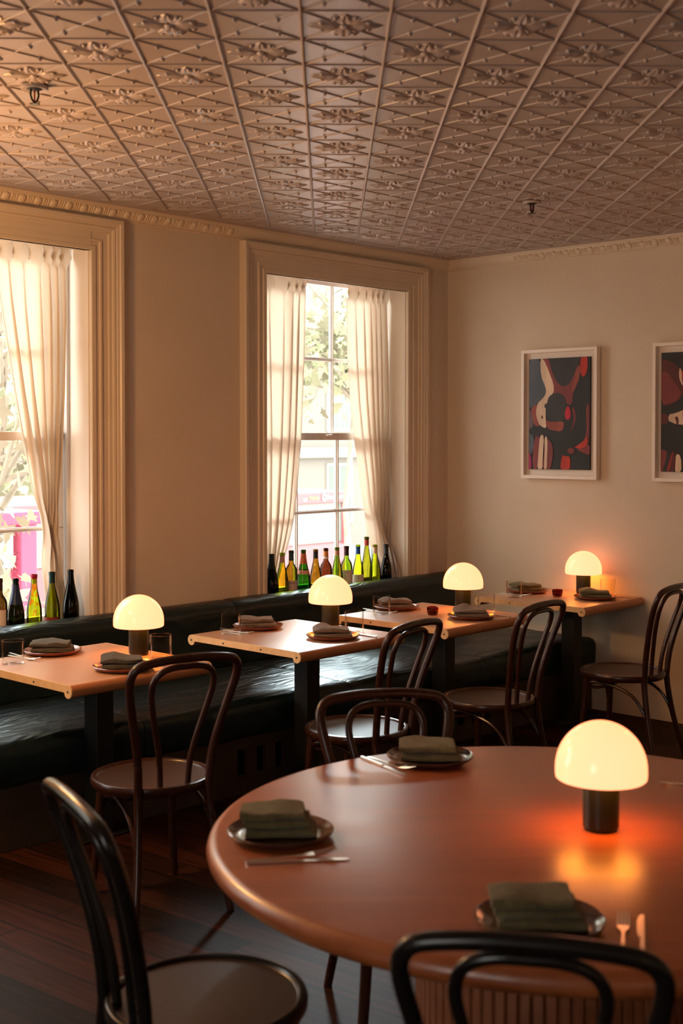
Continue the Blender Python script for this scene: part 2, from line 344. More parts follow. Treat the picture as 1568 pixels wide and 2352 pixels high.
# pressed-metal ceiling: beaded lattice with floral bosses
def ceiling():
    b=MB(); b.box(-9.85,-8.85,HC,.25,.5,HC+.1)
    s=.2592*KC; ph=radians(42.92); gx,gy=CAMP.x+(-4.5194-CAMP.x)*KC, CAMP.y+(-1.924-CAMP.y)*KC
    I=Vector((sin(ph),-cos(ph),0)); J=Vector((cos(ph),sin(ph),0)); O=Vector((gx,gy,HC))
    def node(i,j): return O+I*(s*i)+J*(s*j)
    def inside(P,mg=.13):
        yb=-math.tan(-AL)*P.x*-1
        return P.x<-mg and P.y<(P.x*math.tan(AL))-mg and P.x>-9.3 and P.y>-8.3
    def clip(A,B):
        n=12; ok=[i/n for i in range(n+1) if inside(A.lerp(B,i/n))]
        if len(ok)<2: return None
        return A.lerp(B,ok[0]),A.lerp(B,ok[-1])
    def bead(A,B,w,h):
        c=clip(A,B)
        if not c: return
        A,B=c; d=(B-A).normalized(); q=Vector((-d.y,d.x,0)); Z=Vector((0,0,-1))
        sec=[(-w,0),(-w*.55,h*.8),(0,h),(w*.55,h*.8),(w,0)]
        vs=[P+q*a+Z*(bb-.0005) for P in (A,B) for a,bb in sec]
        b.add(vs,[(i,i+1,i+6,i+5) for i in range(4)]+[(0,1,2,3,4),(9,8,7,6,5)])
    # floral boss template
    tv=[];tf=[]
    def addt(fn,nu,nv):
        base=len(tv)
        for j in range(nv+1):
            for i in range(nu+1): tv.append(fn(i/nu,j/nv))
        for j in range(nv):
            for i in range(nu): tf.append([base+j*(nu+1)+i,base+j*(nu+1)+i+1,base+(j+1)*(nu+1)+i+1,base+(j+1)*(nu+1)+i])
    for k in range(4):
        a0=k*pi/2; L=.112 if k%2==0 else .100
        def leaf(u,v,a0=a0,L=L*.9,wd=.030,off=0.0,st=.008,hh=.012,curl=.003):
            t=st+L*u; w=wd*(max(0,sin(pi*min(1,u)**.8))**.75)*(1+.16*sin(u*24)); y=(v-.5)*2*w
            h=hh*(sin(pi*u)**.6)*(1-abs(v-.5)*2)**.5 - .006*(abs(v-.5)<.12) + curl*max(0,u-.8)*5*(1-abs(v-.5)*2)
            x=t; return (x*cos(a0+off)-y*sin(a0+off), x*sin(a0+off)+y*cos(a0+off), -max(h,0)+.001)
        addt(leaf,12,6)
        for sg in (-1,1):
            addt(lambda u,v,sg=sg,a0=a0: leaf(u,v,a0,.066,.016,sg*.50,.018,.011,.003),8,4)
            def bud(u,v,sg=sg,a0=a0):
                th=2*pi*u; r=.012*sin(pi/2*(1-v)); x=.068+r*.8*cos(th); y=sg*.028+r*.8*sin(th)
                return (x*cos(a0)-y*sin(a0), x*sin(a0)+y*cos(a0), -.009*sin(pi/2*v))
            addt(bud,8,3)
    def hub(u,v): th=2*pi*u; r=.017*(1-v)**.6; return (r*cos(th),r*sin(th),-.012*v**.6)
    addt(hub,12,4)
    for i in range(-34,34):
        for j in range(-34,34):
            P=node(i,j)
            if P.x<-9.6 or P.y<-8.6 or P.x>.3 or P.y>.5: continue
            A,B,C_,D=node(i,j),node(i+1,j),node(i+1,j+1),node(i,j+1)
            bead(A,B,.0040,.0042); bead(A,D,.0066,.0085)
            bead(A,C_,.0040,.0048); bead(D,B,.0040,.0048)
            ctr=(A+C_)/2
            if not inside(ctr,.2): continue
            if (i+j)%2==0:
                for q in (0,): pass
                b.add([ctr+I*v[0]+J*v[1]+Vector((0,0,v[2])) for v in tv],tf)
            else:
                for t in (.26,.74):
                    for A1,B1 in ((A,C_),(D,B)):
                        Q=A1.lerp(B1,t); b.add([Q+Vector((.009*cos(a)*c,.009*sin(a)*c,-.013*s_)) for c,s_ in ((1,0),(.7,.7)) for a in [2*pi*x/8 for x in range(8)]]+[Q+Vector((0,0,-.014))],
                            [(x,(x+1)%8,(x+1)%8+8,x+8) for x in range(8)]+[(x+8,(x+1)%8+8,16) for x in range(8)])
    return struct(b.build('ceiling',ceil_m,fixn=False))
ceiling()

# cornice with egg-and-dart runs
def cornice(name, P0, P1, inward, runs, k=0):
    b=MB(); d=(P1-P0); L=d.length; d.normalize(); n=inward
    prof=[(0,-.068),(.010,-.068),(.014,-.063),(.012,-.058),(.022,-.052),(.036,-.036),(.044,-.016),(.048,-.010),(.056,-.008),(.058,0)]
    prof=[(o,z+HC) for o,z in prof]+[(0,HC)]
    vs=[];m_=len(prof)
    for P in (P0,P1):
        for o,z in prof: vs.append(Vector((P.x,P.y,0))+n*o+Vector((0,0,z)))
    b.add(vs,[(i,(i+1)%m_,(i+1)%m_+m_,i+m_) for i in range(m_)]+[tuple(range(m_)),tuple(range(m_,2*m_))])
    for t0,t1,p in runs:
        t=t0
        while t<t1:
            Q=P0+d*t; c=Vector((Q.x,Q.y,HC-.036))+n*.027
            axn=(n*.62+Vector((0,0,-.78))).normalized(); axu=d.cross(axn)
            if axu.z<0: axu=-axu
            def egg(a,bq,rx,ry,rz,cc=c):
                return
            def ell(cc,rx,ry,rz,nu=10,nv=6):
                vs=[];fs=[]
                for j in range(nv+1):
                    th=pi*j/nv
                    for i in range(nu): a=2*pi*i/nu; vs.append(cc+d*(rx*sin(th)*cos(a))+axn*(rz*sin(th)*sin(a))+axu*(ry*cos(th)))
                for j in range(nv):
                    for i in range(nu): fs.append((j*nu+i,j*nu+(i+1)%nu,(j+1)*nu+(i+1)%nu,(j+1)*nu+i))
                b.add(vs,fs)
            ell(c,.026,.027,.016)
            for sg in (-1,1): ell(c+d*(sg*.0315),.0045,.027,.012,6,4)
            ell(c+d*(p/2),.0055,.024,.011,6,4)
            t+=p
    return struct(b.build(name,trim_m,fixn=False))
wd=Vector((cos(AL),sin(AL),0)); wn_=Vector((sin(AL),-cos(AL),0))
cornice('trim_1', wp(-9.6,0,0), wp(-.0,0,0), wn_, [(.05,7.66,.089)])
cornice('trim_2', Vector((0,-.0,0)), Vector((0,-8.6,0)), Vector((-1,0,0)), [(.60,8.4,.0875)])

# ------------------------------------------------------------------ windows
def window(idx,a,c,F=WM):
    P0=F@Vector(((a+c)/2,0,Z0)); root=empty(f'window_{idx}',P0); root['kind']='structure'
    M=Matrix.Translation(-P0)@F
    # casing: layered architrave
    b=MB(); CT=2.802; IT=2.63
    prof=[(0,0),(0,.024),(.004,.027),(.026,.027),(.030,.020),(.050,.019),(.054,.027),(.064,.027),(.068,.019),(.104,.019),(.107,.028),(.124,.029),(.127,.036),(.138,.039),(.146,.034),(.150,.041),(.163,.044),(.168,.050),(.186,.051),(.190,.046),(.190,0)]
    st=[[(a-o,d,.02) for o,d in prof],[(a-o,d,IT+o*.878) for o,d in prof],[(c+o,d,IT+o*.878) for o,d in prof],[(c+o,d,.02) for o,d in prof]]
    n_=len(prof); vs=[M@Vector(v) for r_ in st for v in r_]
    fs=[(k*n_+i,k*n_+(i+1)%n_,(k+1)*n_+(i+1)%n_,(k+1)*n_+i) for k in range(3) for i in range(n_)]+[tuple(range(n_)),tuple(range(3*n_,4*n_))]
    b.add(vs,fs)
    b.box(a+.001,-.02,IT,c-.001,.024,Z1,M=M)
    b.build('casing',trim_m,root,smooth=False)
    b=MB(); d0=.25
    b.box(a-.004,-d0,Z0,a+.004,0.002,Z1,M=M); b.box(c-.004,-d0,Z0,c+.004,.002,Z1,M=M); b.box(a,-d0,Z1-.006,c,0,Z1+.004,M=M)
    b.build('jamb',reveal_m,root,smooth=False)
    b=MB(); b.box(a-.004,-d0,Z0-.03,c+.004,.03,Z0,M=M); b.build('sill',sash_m,root,bevel=.004)
    sd=.195
    fa,fc=a+.022,c-.022
    b=MB()
    for x0,x1 in ((a,fa),(fc,c)): b.box(x0,-sd-.035,Z0,x1,-sd+.03,Z1,M=M); b.box(x0,-sd-.09,Z0,x1,-sd-.05,Z1,M=M)
    b.box(a,-sd-.09,2.685,c,-sd+.03,Z1,M=M)
    b.build('box_frame',sash_m,root,bevel=.002)
    b=MB()
    for x0,x1 in ((fa,fa+.012),(fc-.012,fc)): b.box(x0,-sd-.075,Z0,x1,-sd-.02,Z1,M=M)
    b.build('weather_strip',teal_m,root,smooth=False)
    fa+=.012; fc-=.012
    pw=(fc-fa-.09)/3
    def sash(name,y,z0,z1,br,tr):
        b=MB(); t=.016
        b.box(fa,y-t,z0,fa+.045,y+t,z1,M=M); b.box(fc-.045,y-t,z0,fc,y+t,z1,M=M)
        b.box(fa,y-t,z0,fc,y+t,z0+br,M=M); b.box(fa,y-t,z1-tr,fc,y+t,z1,M=M)
        for k in (1,2):
            x=fa+.045+pw*k
            b.box(x-.011,y-t*.8,z0,x+.011,y+t*.4,z1,M=M); b.box(x-.005,y-t,z0,x+.005,y+t,z1,M=M)
        zm=(z0+br+z1-tr)/2
        b.box(fa,y-t*.8,zm-.011,fc,y+t*.4,zm+.011,M=M); b.box(fa,y-t,zm-.005,fc,y+t,zm+.005,M=M)
        b.build(name,sash_m,root,bevel=.0015)
        b=MB(); b.box(fa+.02,y-.002,z0+.01,fc-.02,y+.002,z1-.01,M=M); b.build('glass_pane',pane_m,root,smooth=False)
    sash('lower_sash',-sd,Z0,1.712,.07,.045)
    sash('upper_sash',-sd-.045,1.675,2.69,.035,.045)
    b=MB(); x=(a+c)/2+.08
    b.box(x-.035,-sd+.012,1.682,x+.035,-sd+.022,1.706,M=M); b.tube([(x-.02,-sd+.03,1.695),(x+.03,-sd+.03,1.698)],.006,8,M=M)
    b.build('sash_lock',metal_m,root)
    return root
window(1,*WIN[0]); window(2,*WIN[1]); window(3,*WIN[2]); window(4,*WIN_ADDED[0],WW)

# ------------------------------------------------------------------ curtains
def interp(T,z):
    T=sorted(T)
    if z<=T[0][0]: return T[0][1],T[0][2]
    for p,q in zip(T,T[1:]):
        if z<=q[0]:
            t=(z-p[0])/(q[0]-p[0]); return p[1]+(q[1]-p[1])*t, p[2]+(q[2]-p[2])*t
    return T[-1][1],T[-1][2]
def curtain(T,folds,label,flare=0,twist=0,zbot=.72,seed=0,amp=1.0):
    top=2.715; smid=(T[0][1]+T[0][2])/2
    base=wp(smid,-.130,zbot); off=Matrix.Translation(-base); M=off@WM
    root=empty('curtain',base,0,label,'curtain','sheer linen window curtains')
    b=MB(); nu=folds*14; nv=70
    def fn(u,v):
        z=zbot+(top-zbot)*(1-v)
        s0,s1=interp(T,z); w=s1-s0
        tz=(top-z)
        ph=2*pi*folds*(u+.10*sin(2*pi*u+seed)*.5)+seed+noise.noise(Vector((u*3,seed,z*.6)))*1.9
        env=min(1,.35+tz*1.6)
        A=(.017+.015*noise.noise(Vector((u*2.9+seed,1.7,z*.45))))*amp
        c=min(1.4,max(.55,.42/max(w,.05)*.7))
        sh=sin(ph); y=-.130+A*env*c*(sh-.25*sin(2*ph+.6))*.95
        if False:   # pinch pleats: pulled together about 12 cm below the heading
            k=1-abs(tz-.12)/.13; y=-.130+ (.016*sh+.010*(sh>0))*(1-.45*k)
        x=s0+w*u + .30*w/folds*cos(ph)*env*.55
        if tz<.16:
            k=max(0,1-abs(tz-.11)/.06); g=max(0,(.11-tz)/.11)
            y=-.130+(.020*sh)*(1-.75*k)*(.6+.6*g)
            x=s0+w*u+.10*w/folds*cos(ph)*(1-k)+.42*w/folds*k*cos(ph)*(-1)+.02*g
        if twist:
            k=max(0,1-abs(z-twist)/.42); y+=-.022*k*sin(u*pi*2.2+z*14); 
        y+=flare*min(1,max(0,(1.02-z)/.28))
        return M@Vector((x,y,z)) 
    b.grid(fn,nu,nv)
    b.build('cloth_panel',curt_m,root,solid=.0012,fixn=False)
    b=MB(); s0,s1=interp(T,top); b.tube([(s0-.01,-.130,top+.004),(s1+.01,-.130,top+.004)],.006,8,M=M); b.build('curtain_rod',sash_m,root)
    return root
TRL=[(2.639,-1.675,-1.228),(2.482,-1.675,-1.243),(2.141,-1.67,-1.258),(1.696,-1.665,-1.280),(1.486,-1.66,-1.303),(1.302,-1.655,-1.325),(1.172,-1.65,-1.347),(1.067,-1.64,-1.38),(.937,-1.63,-1.43),(.80,-1.62,-1.48)]
TRR=[(2.681,-.858,-.462),(2.569,-.849,-.464),(2.176,-.833,-.452),(1.923,-.808,-.450),(1.698,-.770,-.455),(1.414,-.712,-.458),(1.185,-.666,-.472),(.984,-.606,-.462),(.865,-.559,-.452),(.746,-.525,-.450)]
TLR=[(2.651,-3.376,-2.948),(2.564,-3.367,-2.950),(2.346,-3.340,-2.952),(2.130,-3.302,-2.960),(1.911,-3.262,-2.973),(1.692,-3.213,-2.994),(1.472,-3.162,-3.011),(1.294,-3.115,-3.038),(1.183,-3.102,-3.046),(1.071,-3.095,-3.018),(.960,-3.085,-2.998),(.803,-3.08,-2.980)]
curtain(TRL,6,'sheer white curtain on the left side of the corner window, ending behind wine bottles',seed=.4)
curtain(TRR,6,'sheer white curtain on the right side of the corner window, flaring out at its foot',seed=2.1,twist=.95,flare=.085)
curtain(TLR,6,'sheer white curtain at the window on the left edge, twisted narrow near the sill',seed=1.2,twist=1.15)

# ------------------------------------------------------------------ banquette
def banq():
    root=empty('banquette',(-3.0,-.45,0),0,'long dark teal leather banquette running under the windows','bench')
    R=Matrix.Translation((3.0,.45,0))
    def wy(x,o): return x*math.tan(AL)-o
    def fy(x): return -.82-.088*(x+3.9)
    def cushion(x0,x1,prof_fn,name,sub_n=24,bump=0):
        b=MB(); n=sub_n; P=len(prof_fn(x0)); rows=[]
        for i in range(n+1):
            t=i/n; x=x0+(x1-x0)*t
            e=min(t,1-t)*(x1-x0); pinch=.006*math.exp(-(e/.012)**1)
            for (y,z) in prof_fn(x):
                w=bump*noise.noise(Vector((x*5,y*7,z*3))) 
                rows.append(R@Vector((x,y,z+w-pinch*(1 if z>.3 else 0))))
        fs=[(i*P+j,i*P+(j+1)%P,(i+1)*P+(j+1)%P,(i+1)*P+j) for i in range(n) for j in range(P)]
        fs+= [tuple(range(P)),tuple(range(n*P,n*P+P))]
        b.add(rows,fs); return b.build(name,leather,root)
    xs=[-9.5,-6.55,-4.55,-2.06,-.012]
    for x0,x1 in zip(xs,xs[1:]):
        def pb(x):
            o=[(wy(x,.012),.44),(wy(x,.012),.765),(wy(x,.02),.778)]
            o+=[(wy(x,.085-.05*cos(a)*-1)*1.0,.742+.042*sin(a)) for a in []]
            c=.095; 
            o+=[(wy(x,.06),.784),(wy(x,.10),.783),(wy(x,.135),.772),(wy(x,.155),.752),(wy(x,.163),.725),(wy(x,.158),.70),(wy(x,.165),.60),(wy(x,.172),.50),(wy(x,.17),.44)]
            return o
        cushion(x0+.002,x1-.002,pb,'back_cushion',60,.003)
    for x0,x1 in zip(xs[:-1],xs[1:]):
        for a0,a1 in ((x0,(x0+x1)/2),((x0+x1)/2,x1)):
            def ps(x):
                f=fy(x); y0=wy(x,.172); L=[(y0,.27),(y0,.437)]
                for t in (.12,.25,.38,.5,.62,.75,.86): L.append((y0+(f+.03-y0)*t,.438+.016*sin(pi*t)**.6))
                L+=[(f+.045,.449),(f+.018,.440),(f+.004,.42),(f,.39),(f+.002,.33),(f+.006,.285),(f+.02,.27)]
                return L
            cushion(a0+.002,a1-.002,ps,'seat_cushion',60,.010)
    # plinth with vent slots
    b=MB()
    def px(x,o,z): return R@Vector((x,fy(x)+o,z))
    slots=[]
    for g in (-7.4,-6.6,-5.8,-5.0,-4.15,-3.35,-2.63,-1.85,-1.1):
        for k in (-.115,0,.115): slots.append(g+k)
    sw=.026; z0,z1=.09,.215; cur=-9.5
    def panel(x0,x1,za,zb):
        vs=[px(x0,.03,za),px(x1,.03,za),px(x1,.05,za),px(x0,.05,za),px(x0,.03,zb),px(x1,.03,zb),px(x1,.05,zb),px(x0,.05,zb)]
        b.add(vs,[(0,3,2,1),(4,5,6,7),(0,1,5,4),(1,2,6,5),(2,3,7,6),(3,0,4,7)])
    for s_ in slots:
        panel(cur,s_-sw,0.002,.268); panel(s_-sw,s_+sw,.002,z0); panel(s_-sw,s_+sw,z1,.268); cur=s_+sw
    panel(cur,-.012,.002,.268)
    b.build('plinth_panel',base_w,root,smooth=False)
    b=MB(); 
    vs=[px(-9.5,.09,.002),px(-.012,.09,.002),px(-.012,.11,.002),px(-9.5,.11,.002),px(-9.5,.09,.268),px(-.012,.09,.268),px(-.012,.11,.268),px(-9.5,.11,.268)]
    b.add(vs,[(0,3,2,1),(4,5,6,7),(0,1,5,4),(1,2,6,5),(2,3,7,6),(3,0,4,7)]); b.build('slot_shade_board',slot_m,root,smooth=False)  # near-black sheet, painted as the shade seen through the slots
banq()

# ------------------------------------------------------------------ small tables
TZ=.726
BE=radians(-.77)
def small_table(loc,w,d,label,cdy=-.07,hook=False,cx=0):
    root=empty('cafe_table',(loc[0],loc[1],0),BE,label,'table','square cafe tables along the banquette')
    b=MB(); t=.030; r=.0255
    # board with rolled edges: profile in (y,z) extruded along x
    prof=[]
    y0=-d/2+r; y1=d/2-r
    prof+=[(y0,TZ),(y1,TZ)]
    prof+=[(y1+r*sin(a),TZ-r+r*cos(a)) for a in [radians(x) for x in range(15,226,15)]]
    prof+=[(y1-r*.95,TZ-t),(y0+r*.95,TZ-t)]
    prof+=[(y0-r*sin(a),TZ-r+r*cos(a)) for a in [radians(x) for x in range(225,14,-15)]]
    n=len(prof); e=.006
    def ext(x0,x1,k):
        vs=[(x0,y,z) for y,z in prof]+[(x1,y,z) for y,z in prof]
        fs=[tuple(range(n)),tuple(reversed(range(n,2*n)))]+[(i,(i+1)%n,(i+1)%n+n,i+n) for i in range(n)]
        return vs,fs
    vs,fs=ext(-w/2+e,w/2-e,0)
    b.add(vs,fs,0)
    for i in range(len(b.f)):
        if i>=2:
            a_=fs[i][0]; 
            if prof[a_%n][1]<TZ-.001 or a_==1: b.mi[i]=1
    b.build('tabletop',[small_w,roll_w],root)
    for x0,x1 in ((-w/2,-w/2+e),(w/2-e,w/2)):
        b=MB(); vs,fs=ext(x0,x1,0); b.add(vs,fs); o=b.build('end_board',ply_w,root)
        for yy in (-d/2+r,-d/6,d/6,d/2-r):
            b=MB(); xx=x0 if x0<0 else x1
            M=Matrix.Translation((xx,yy,TZ-(r if abs(yy)>d/4 else t*.55)))@Matrix.Rotation(pi/2,4,'Y')
            b.lathe([(.0045,-.0015),(.0045,.0015)],10,M=M); b.build('screw',steel_m,root)
    b=MB(); b.box(cx-.044,cdy-.044,.012,cx+.044,cdy+.044,TZ-t-.012); b.build('column',steel_m,root,bevel=.003)
    b=MB(); b.box(cx-.2,cdy-.1,TZ-t-.012,cx+.2,cdy+.1,TZ-t); b.build('mounting_plate',steel_m,root,smooth=False)
    b=MB(); b.box(cx-.16,cdy-.07,.001,cx+.16,cdy+.045,.012); b.build('foot_plate',steel_m,root,bevel=.003)
    return root
TW,TD=.714,.774
TC=[(-3.560,-.812),(-2.425,-.935),(-1.450,-1.012),(-.335,-1.100)]
small_table(TC[0],TW,TD,'square peach wood table nearest the left edge, two dark napkins on it')
small_table(TC[1],TW,TD,'square peach wood table in the middle with pale end board, second from left',cdy=-.075)
small_table(TC[2],TW,TD,'square peach wood table with a red votive, third from left beside the banquette end',cdy=-.075)
small_table(TC[3],.655,TD,'square peach wood table pushed against the picture wall',cdy=-.09,cx=.0)

# ------------------------------------------------------------------ round table
RC=(-4.169,-3.517); RR=.843
def round_table():
    root=empty('round_table',(RC[0],RC[1],0),0,'large round orange wood table in the foreground','table')
    b=MB(); t=.052
    prof=[(.001,TZ-t),(RR-.03,TZ-t),(RR-.012,TZ-t+.004),(RR-.003,TZ-t+.014),(RR,TZ-t*.5),(RR-.004,TZ-.014),(RR-.013,TZ-.004),(RR-.028,TZ-.0004),(.001,TZ)]
    b.lathe(prof,160); b.build('tabletop',round_w,root)
    b=MB(); n=72; prof2=[]
    for z in (.03,TZ-t-.03):
        pass
    vs=[];
    segs=n*6
    for z in (.0,TZ-t-.03):
        for i in range(segs):
            a=2*pi*i/segs; ph=(i%6)/6; rr=.335-.012*(abs(sin(pi*ph))**.5<.6)
            vs.append((rr*cos(a),rr*sin(a),z+.03 if z==0 else z))
    b.add(vs,[(i,(i+1)%segs,(i+1)%segs+segs,i+segs) for i in range(segs)]+[tuple(range(segs,2*segs)),tuple(reversed(range(segs)))])
    b.build('fluted_pedestal',wood('pedestal_wood',(.22,.07,.03),(.30,.10,.045),.45,0),root)
    b=MB(); b.lathe([(.30,0),(.345,0),(.345,.03),(.30,.03)],96,close=False); b.build('pedestal_foot',steel_m,root)
    b=MB(); b.lathe([(.30,TZ-t-.03),(.36,TZ-t-.03),(.36,TZ-t),(.30,TZ-t)],64); b.build('collar',steel_m,root)
    return root
round_table()

# ------------------------------------------------------------------ bentwood chairs
def chair(wm,sm,H=.925,label='',SZ=.455):
    root=empty('bentwood_chair',(0,0,0),0,label,'chair','bentwood cafe chairs')
    # local: +x is the direction the chair faces
    b=MB(); b.lathe([(.196,SZ-.038),(.214,SZ-.036),(.221,SZ-.026),(.222,SZ-.012),(.218,SZ-.003),(.209,SZ),(.203,SZ-.002),(.200,SZ-.008),(.196,SZ-.010)],56,close=True)
    b.build('seat_ring',wm,root)
    b=MB()
    b.lathe([(.001,SZ-.020),(.197,SZ-.020),(.1985,SZ-.0095),(.15,SZ-.0115),(.001,SZ-.013)],48); b.build('seat_panel',sm,root)
    def lean(z): 
        t=max(0,(z-SZ)/(H-SZ)); return -.186-.045*t-.080*t*t
    def hoop(W):
        pts=[]; 
        for w,z in W: pts.append((lean(z),w,z))
        full=[Vector(p) for p in pts]+[Vector((p[0],-p[1],p[2])) for p in reversed(pts[:-1])]
        return full
    def smoothpts(P,it=3):
        for _ in range(it):
            Q=[P[0]]
            for a_,c_ in zip(P,P[1:]): Q+= [a_.lerp(c_,.25),a_.lerp(c_,.75)]
            Q.append(P[-1]); P=Q
        return P
    top=H-.0145
    O=[(.135,SZ-.04),(.139,.52),(.150,.60),(.170,.68),(.190,.765),(.203,.825),(.203,.866),(.182,.895),(.130,top-.006),(.06,top),(0,top)]
    b=MB(); b.tube(smoothpts(hoop(O)),.0155,12); b.build('back_frame',wm,root)
    i0=top-.030
    Iq=[(.052,SZ-.03),(.056,.52),(.070,.60),(.092,.68),(.110,.755),(.119,.805),(.113,.842),(.092,.868),(.05,i0),(0,i0)]
    P=smoothpts(hoop(Iq)); P=[Vector((p.x+.002,p.y,p.z)) for p in P]
    b=MB(); b.tube(P,.0115,10); b.build('inner_hoop',wm,root)
    for sg in (-1,1):
        b=MB(); P=[Vector((-.186,sg*.135,SZ-.02)),Vector((-.192,sg*.138,.36)),Vector((-.215,sg*.150,.22)),Vector((-.25,sg*.172,.08)),Vector((-.268,sg*.182,0.0))]
        P=smoothpts(P,2); b.tube(P,[.0155+.001-.004*i/len(P) for i in range(len(P))],12); b.build('leg',wm,root)
        b=MB(); P=[Vector((.135,sg*.135,SZ-.03)),Vector((.139,sg*.139,.40)),Vector((.152,sg*.152,.18)),Vector((.170,sg*.168,0.0))]
        P=smoothpts(P,2); b.tube(P,[.020-.007*i/len(P) for i in range(len(P))],12); b.build('leg',wm,root)
        # side brace with a curl at the front leg
        b=MB(); P=[Vector((-.222,sg*.153,.19)),Vector((-.190,sg*.150,.28)),Vector((-.13,sg*.148,.352)),Vector((-.04,sg*.146,.385)),Vector((.05,sg*.150,.400)),Vector((.105,sg*.158,.398)),Vector((.120,sg*.150,.378)),Vector((.10,sg*.138,.366)),Vector((.05,sg*.128,.372)),Vector((-.01,sg*.11,.398)),Vector((-.05,sg*.09,.418))]
        b.tube(smoothpts(P),.0085,8); b.build('brace',wm,root)
    b=MB(); P=[Vector((.154,.150,.20)),Vector((.158,.142,.29)),Vector((.152,.10,.37)),Vector((.15,.04,.408)),Vector((.15,0,.412)),Vector((.15,-.04,.408)),Vector((.152,-.10,.37)),Vector((.158,-.142,.29)),Vector((.154,-.150,.20))]
    b.tube(smoothpts(P),.0085,8); b.build('brace',wm,root)
    return root
base_chair=chair(chair_w,seat_w,label='reddish brown bentwood chair at the leftmost small table, facing the windows')
def put(o,x,y,deg): o.location=(x,y,0); o.rotation_euler=(0,0,radians(deg))
put(base_chair,-3.872,-1.615,75); base_chair.scale=(1,1,1.015)
cps=[(-2.798,-1.661,97,'bentwood chair with daylight shining on its seat, at the middle table'),
     (-1.919,-1.714,94,'brown bentwood chair at the third small table, right of the bright-seated one'),
     (-.878,-1.839,93.5,'brown bentwood chair at the right edge, standing near the picture wall'),
     (-4.000,-2.917,-127,'bentwood chair on the far side of the round table, only its back showing')]
for x,y,a,lb in cps:
    c=copy_tree(base_chair,label=lb); put(c,x,y,a); c.scale=(1,1,1.008)
c.scale=(1,1,.975)
dk=chair(chair_dark,seat_w,label='dark bentwood chair seen from the side at the left of the round table')
put(dk,-4.96,-3.14,-19); dk.scale=(1,1,1.03)
c6=copy_tree(dk,label='near-black bentwood chair back in the bottom right foreground'); put(c6,-5.184+.311*cos(radians(31)),-4.125+.311*sin(radians(31)),31)
c6.scale=(1,1,1)

# ------------------------------------------------------------------ table lamps
def lamp(label,loc,z,h=1.0):
    root=empty('table_lamp',(loc[0],loc[1],z),0,label,'lamp','mushroom table lamps')
    b=MB(); b.lathe([(.0,.0005),(.040,.0005),(.041,.006),(.044,.009),(.044,.128),(.040,.130),(.0,.130)],40); b.build('stem',stem_m,root)
    b=MB(); R=.111; pr=[(R-.007,.1275),(R-.004,.125),(R-.001,.128),(R,.138)]
    pr+=[(R*cos(a),.150+(.265-.150)*sin(a)) for a in [radians(x) for x in range(0,91,6)]]
    pr[-1]=(.0005,.265)
    b.lathe(pr,56,capb=False,capt=False); b.build('dome_shade',glow_m,root,fixn=True)
    b=MB(); b.lathe([(.046,.128),(.102,.128),(.102,.130),(.046,.130)],48,close=True); b.build('diffuser_ring',diff_m,root)
    return root
L0=lamp('glowing mushroom lamp on the leftmost small table',(-3.300,-.822),TZ)
copy_tree(L0,(-2.146,-.905,TZ),label='glowing mushroom lamp on the middle table, in front of the wine bottles')
copy_tree(L0,(-1.197,-1.027,TZ),label='glowing mushroom lamp on the third small table, at the banquette end')
copy_tree(L0,(-.125,-1.14,TZ),label='glowing mushroom lamp near the wall beneath the pictures')
copy_tree(L0,(-4.097,-3.608,TZ),label='glowing mushroom lamp standing on the big round table in the foreground')
# ------------------------------------------------------------------ tableware
def plate(m_):
    b=MB(); b.lathe([(.0,.0005),(.085,.0005),(.092,.002),(.118,.008),(.1265,.015),(.1275,.019),(.125,.0205),(.121,.019),(.113,.0125),(.095,.0085),(.0,.0075)],64)
    return b
def put_plate(loc,m_,label):
    o=plate(m_).build('dinner_plate',m_); o.location=loc; tag(o,label,'plate','round stoneware plates'); return o
def napkin(loc,rz,m_,label,w=.175,d=.115,h=.046,peak=.014,seed=0,layers=2,offx=.0):
    """linen napkin folded to a packet: stacked folds whose rounded edge faces +y"""
    b=MB(); nx,npf=22,30
    lh=h/layers
    for k in range(layers):
        zc=lh*(k+.5); 
        ww=w*(1-.04*k); dd=d*(1-.03*k); ox=(-.010*k if layers>1 else 0)+offx; oy=.006*(k%2)
        ring=[]
        for j in range(npf):
            a=2*pi*j/npf; ca,sa=cos(a),sin(a)
            y=dd/2*(abs(ca)**.35)*(1 if ca>0 else -1); z=lh/2*.96*(abs(sa)**.55)*(1 if sa>0 else -1)
            ring.append((y,z))
        vs=[]
        for i in range(nx+1):
            u=i/nx; x=(u-.5)*ww; e=min(u,1-u); sq=1-.22*math.exp(-e*26)
            for (y,z) in ring:
                X=Vector((x+ox,y+oy,z*sq+zc))
                nn=noise.noise(Vector((x*13+seed,y*15,k*3.1)))*.010+noise.noise(Vector((x*30+seed,y*24,k*3.1)))*.003
                if z>0 : X.z+=nn*(1 if k==layers-1 else .4)
                if k==layers-1 and z>0: X.z+=peak*math.exp(-((x+.03)/.045)**2)*max(0,(y/dd+.5))
                if z<0 and k>0: X.z+=nn*.3
                X.y+=.004*sin(x*36+seed+k*2)+.0025*sin(z*300+x*25+seed); vs.append(X)
        fs=[(i*npf+j,i*npf+(j+1)%npf,(i+1)*npf+(j+1)%npf,(i+1)*npf+j) for i in range(nx) for j in range(npf)]
        fs+=[tuple(range(npf)),tuple(range(nx*npf,nx*npf+npf))]
        b.add(vs,fs)
        # open folds at the cut end: thin pressed leaves peeping out
        for q in range(3):
            zz=zc-lh*.26+lh*.26*q
            b.box(ww/2*.86+ox,-dd*.44+oy,zz-.0018,ww/2+ox+.003-.002*q,dd*.44+oy,zz+.0018)
    o=b.build('folded_napkin',m_); o.location=loc; o.rotation_euler=(0,0,rz); tag(o,label,'napkin','folded linen napkins'); return o
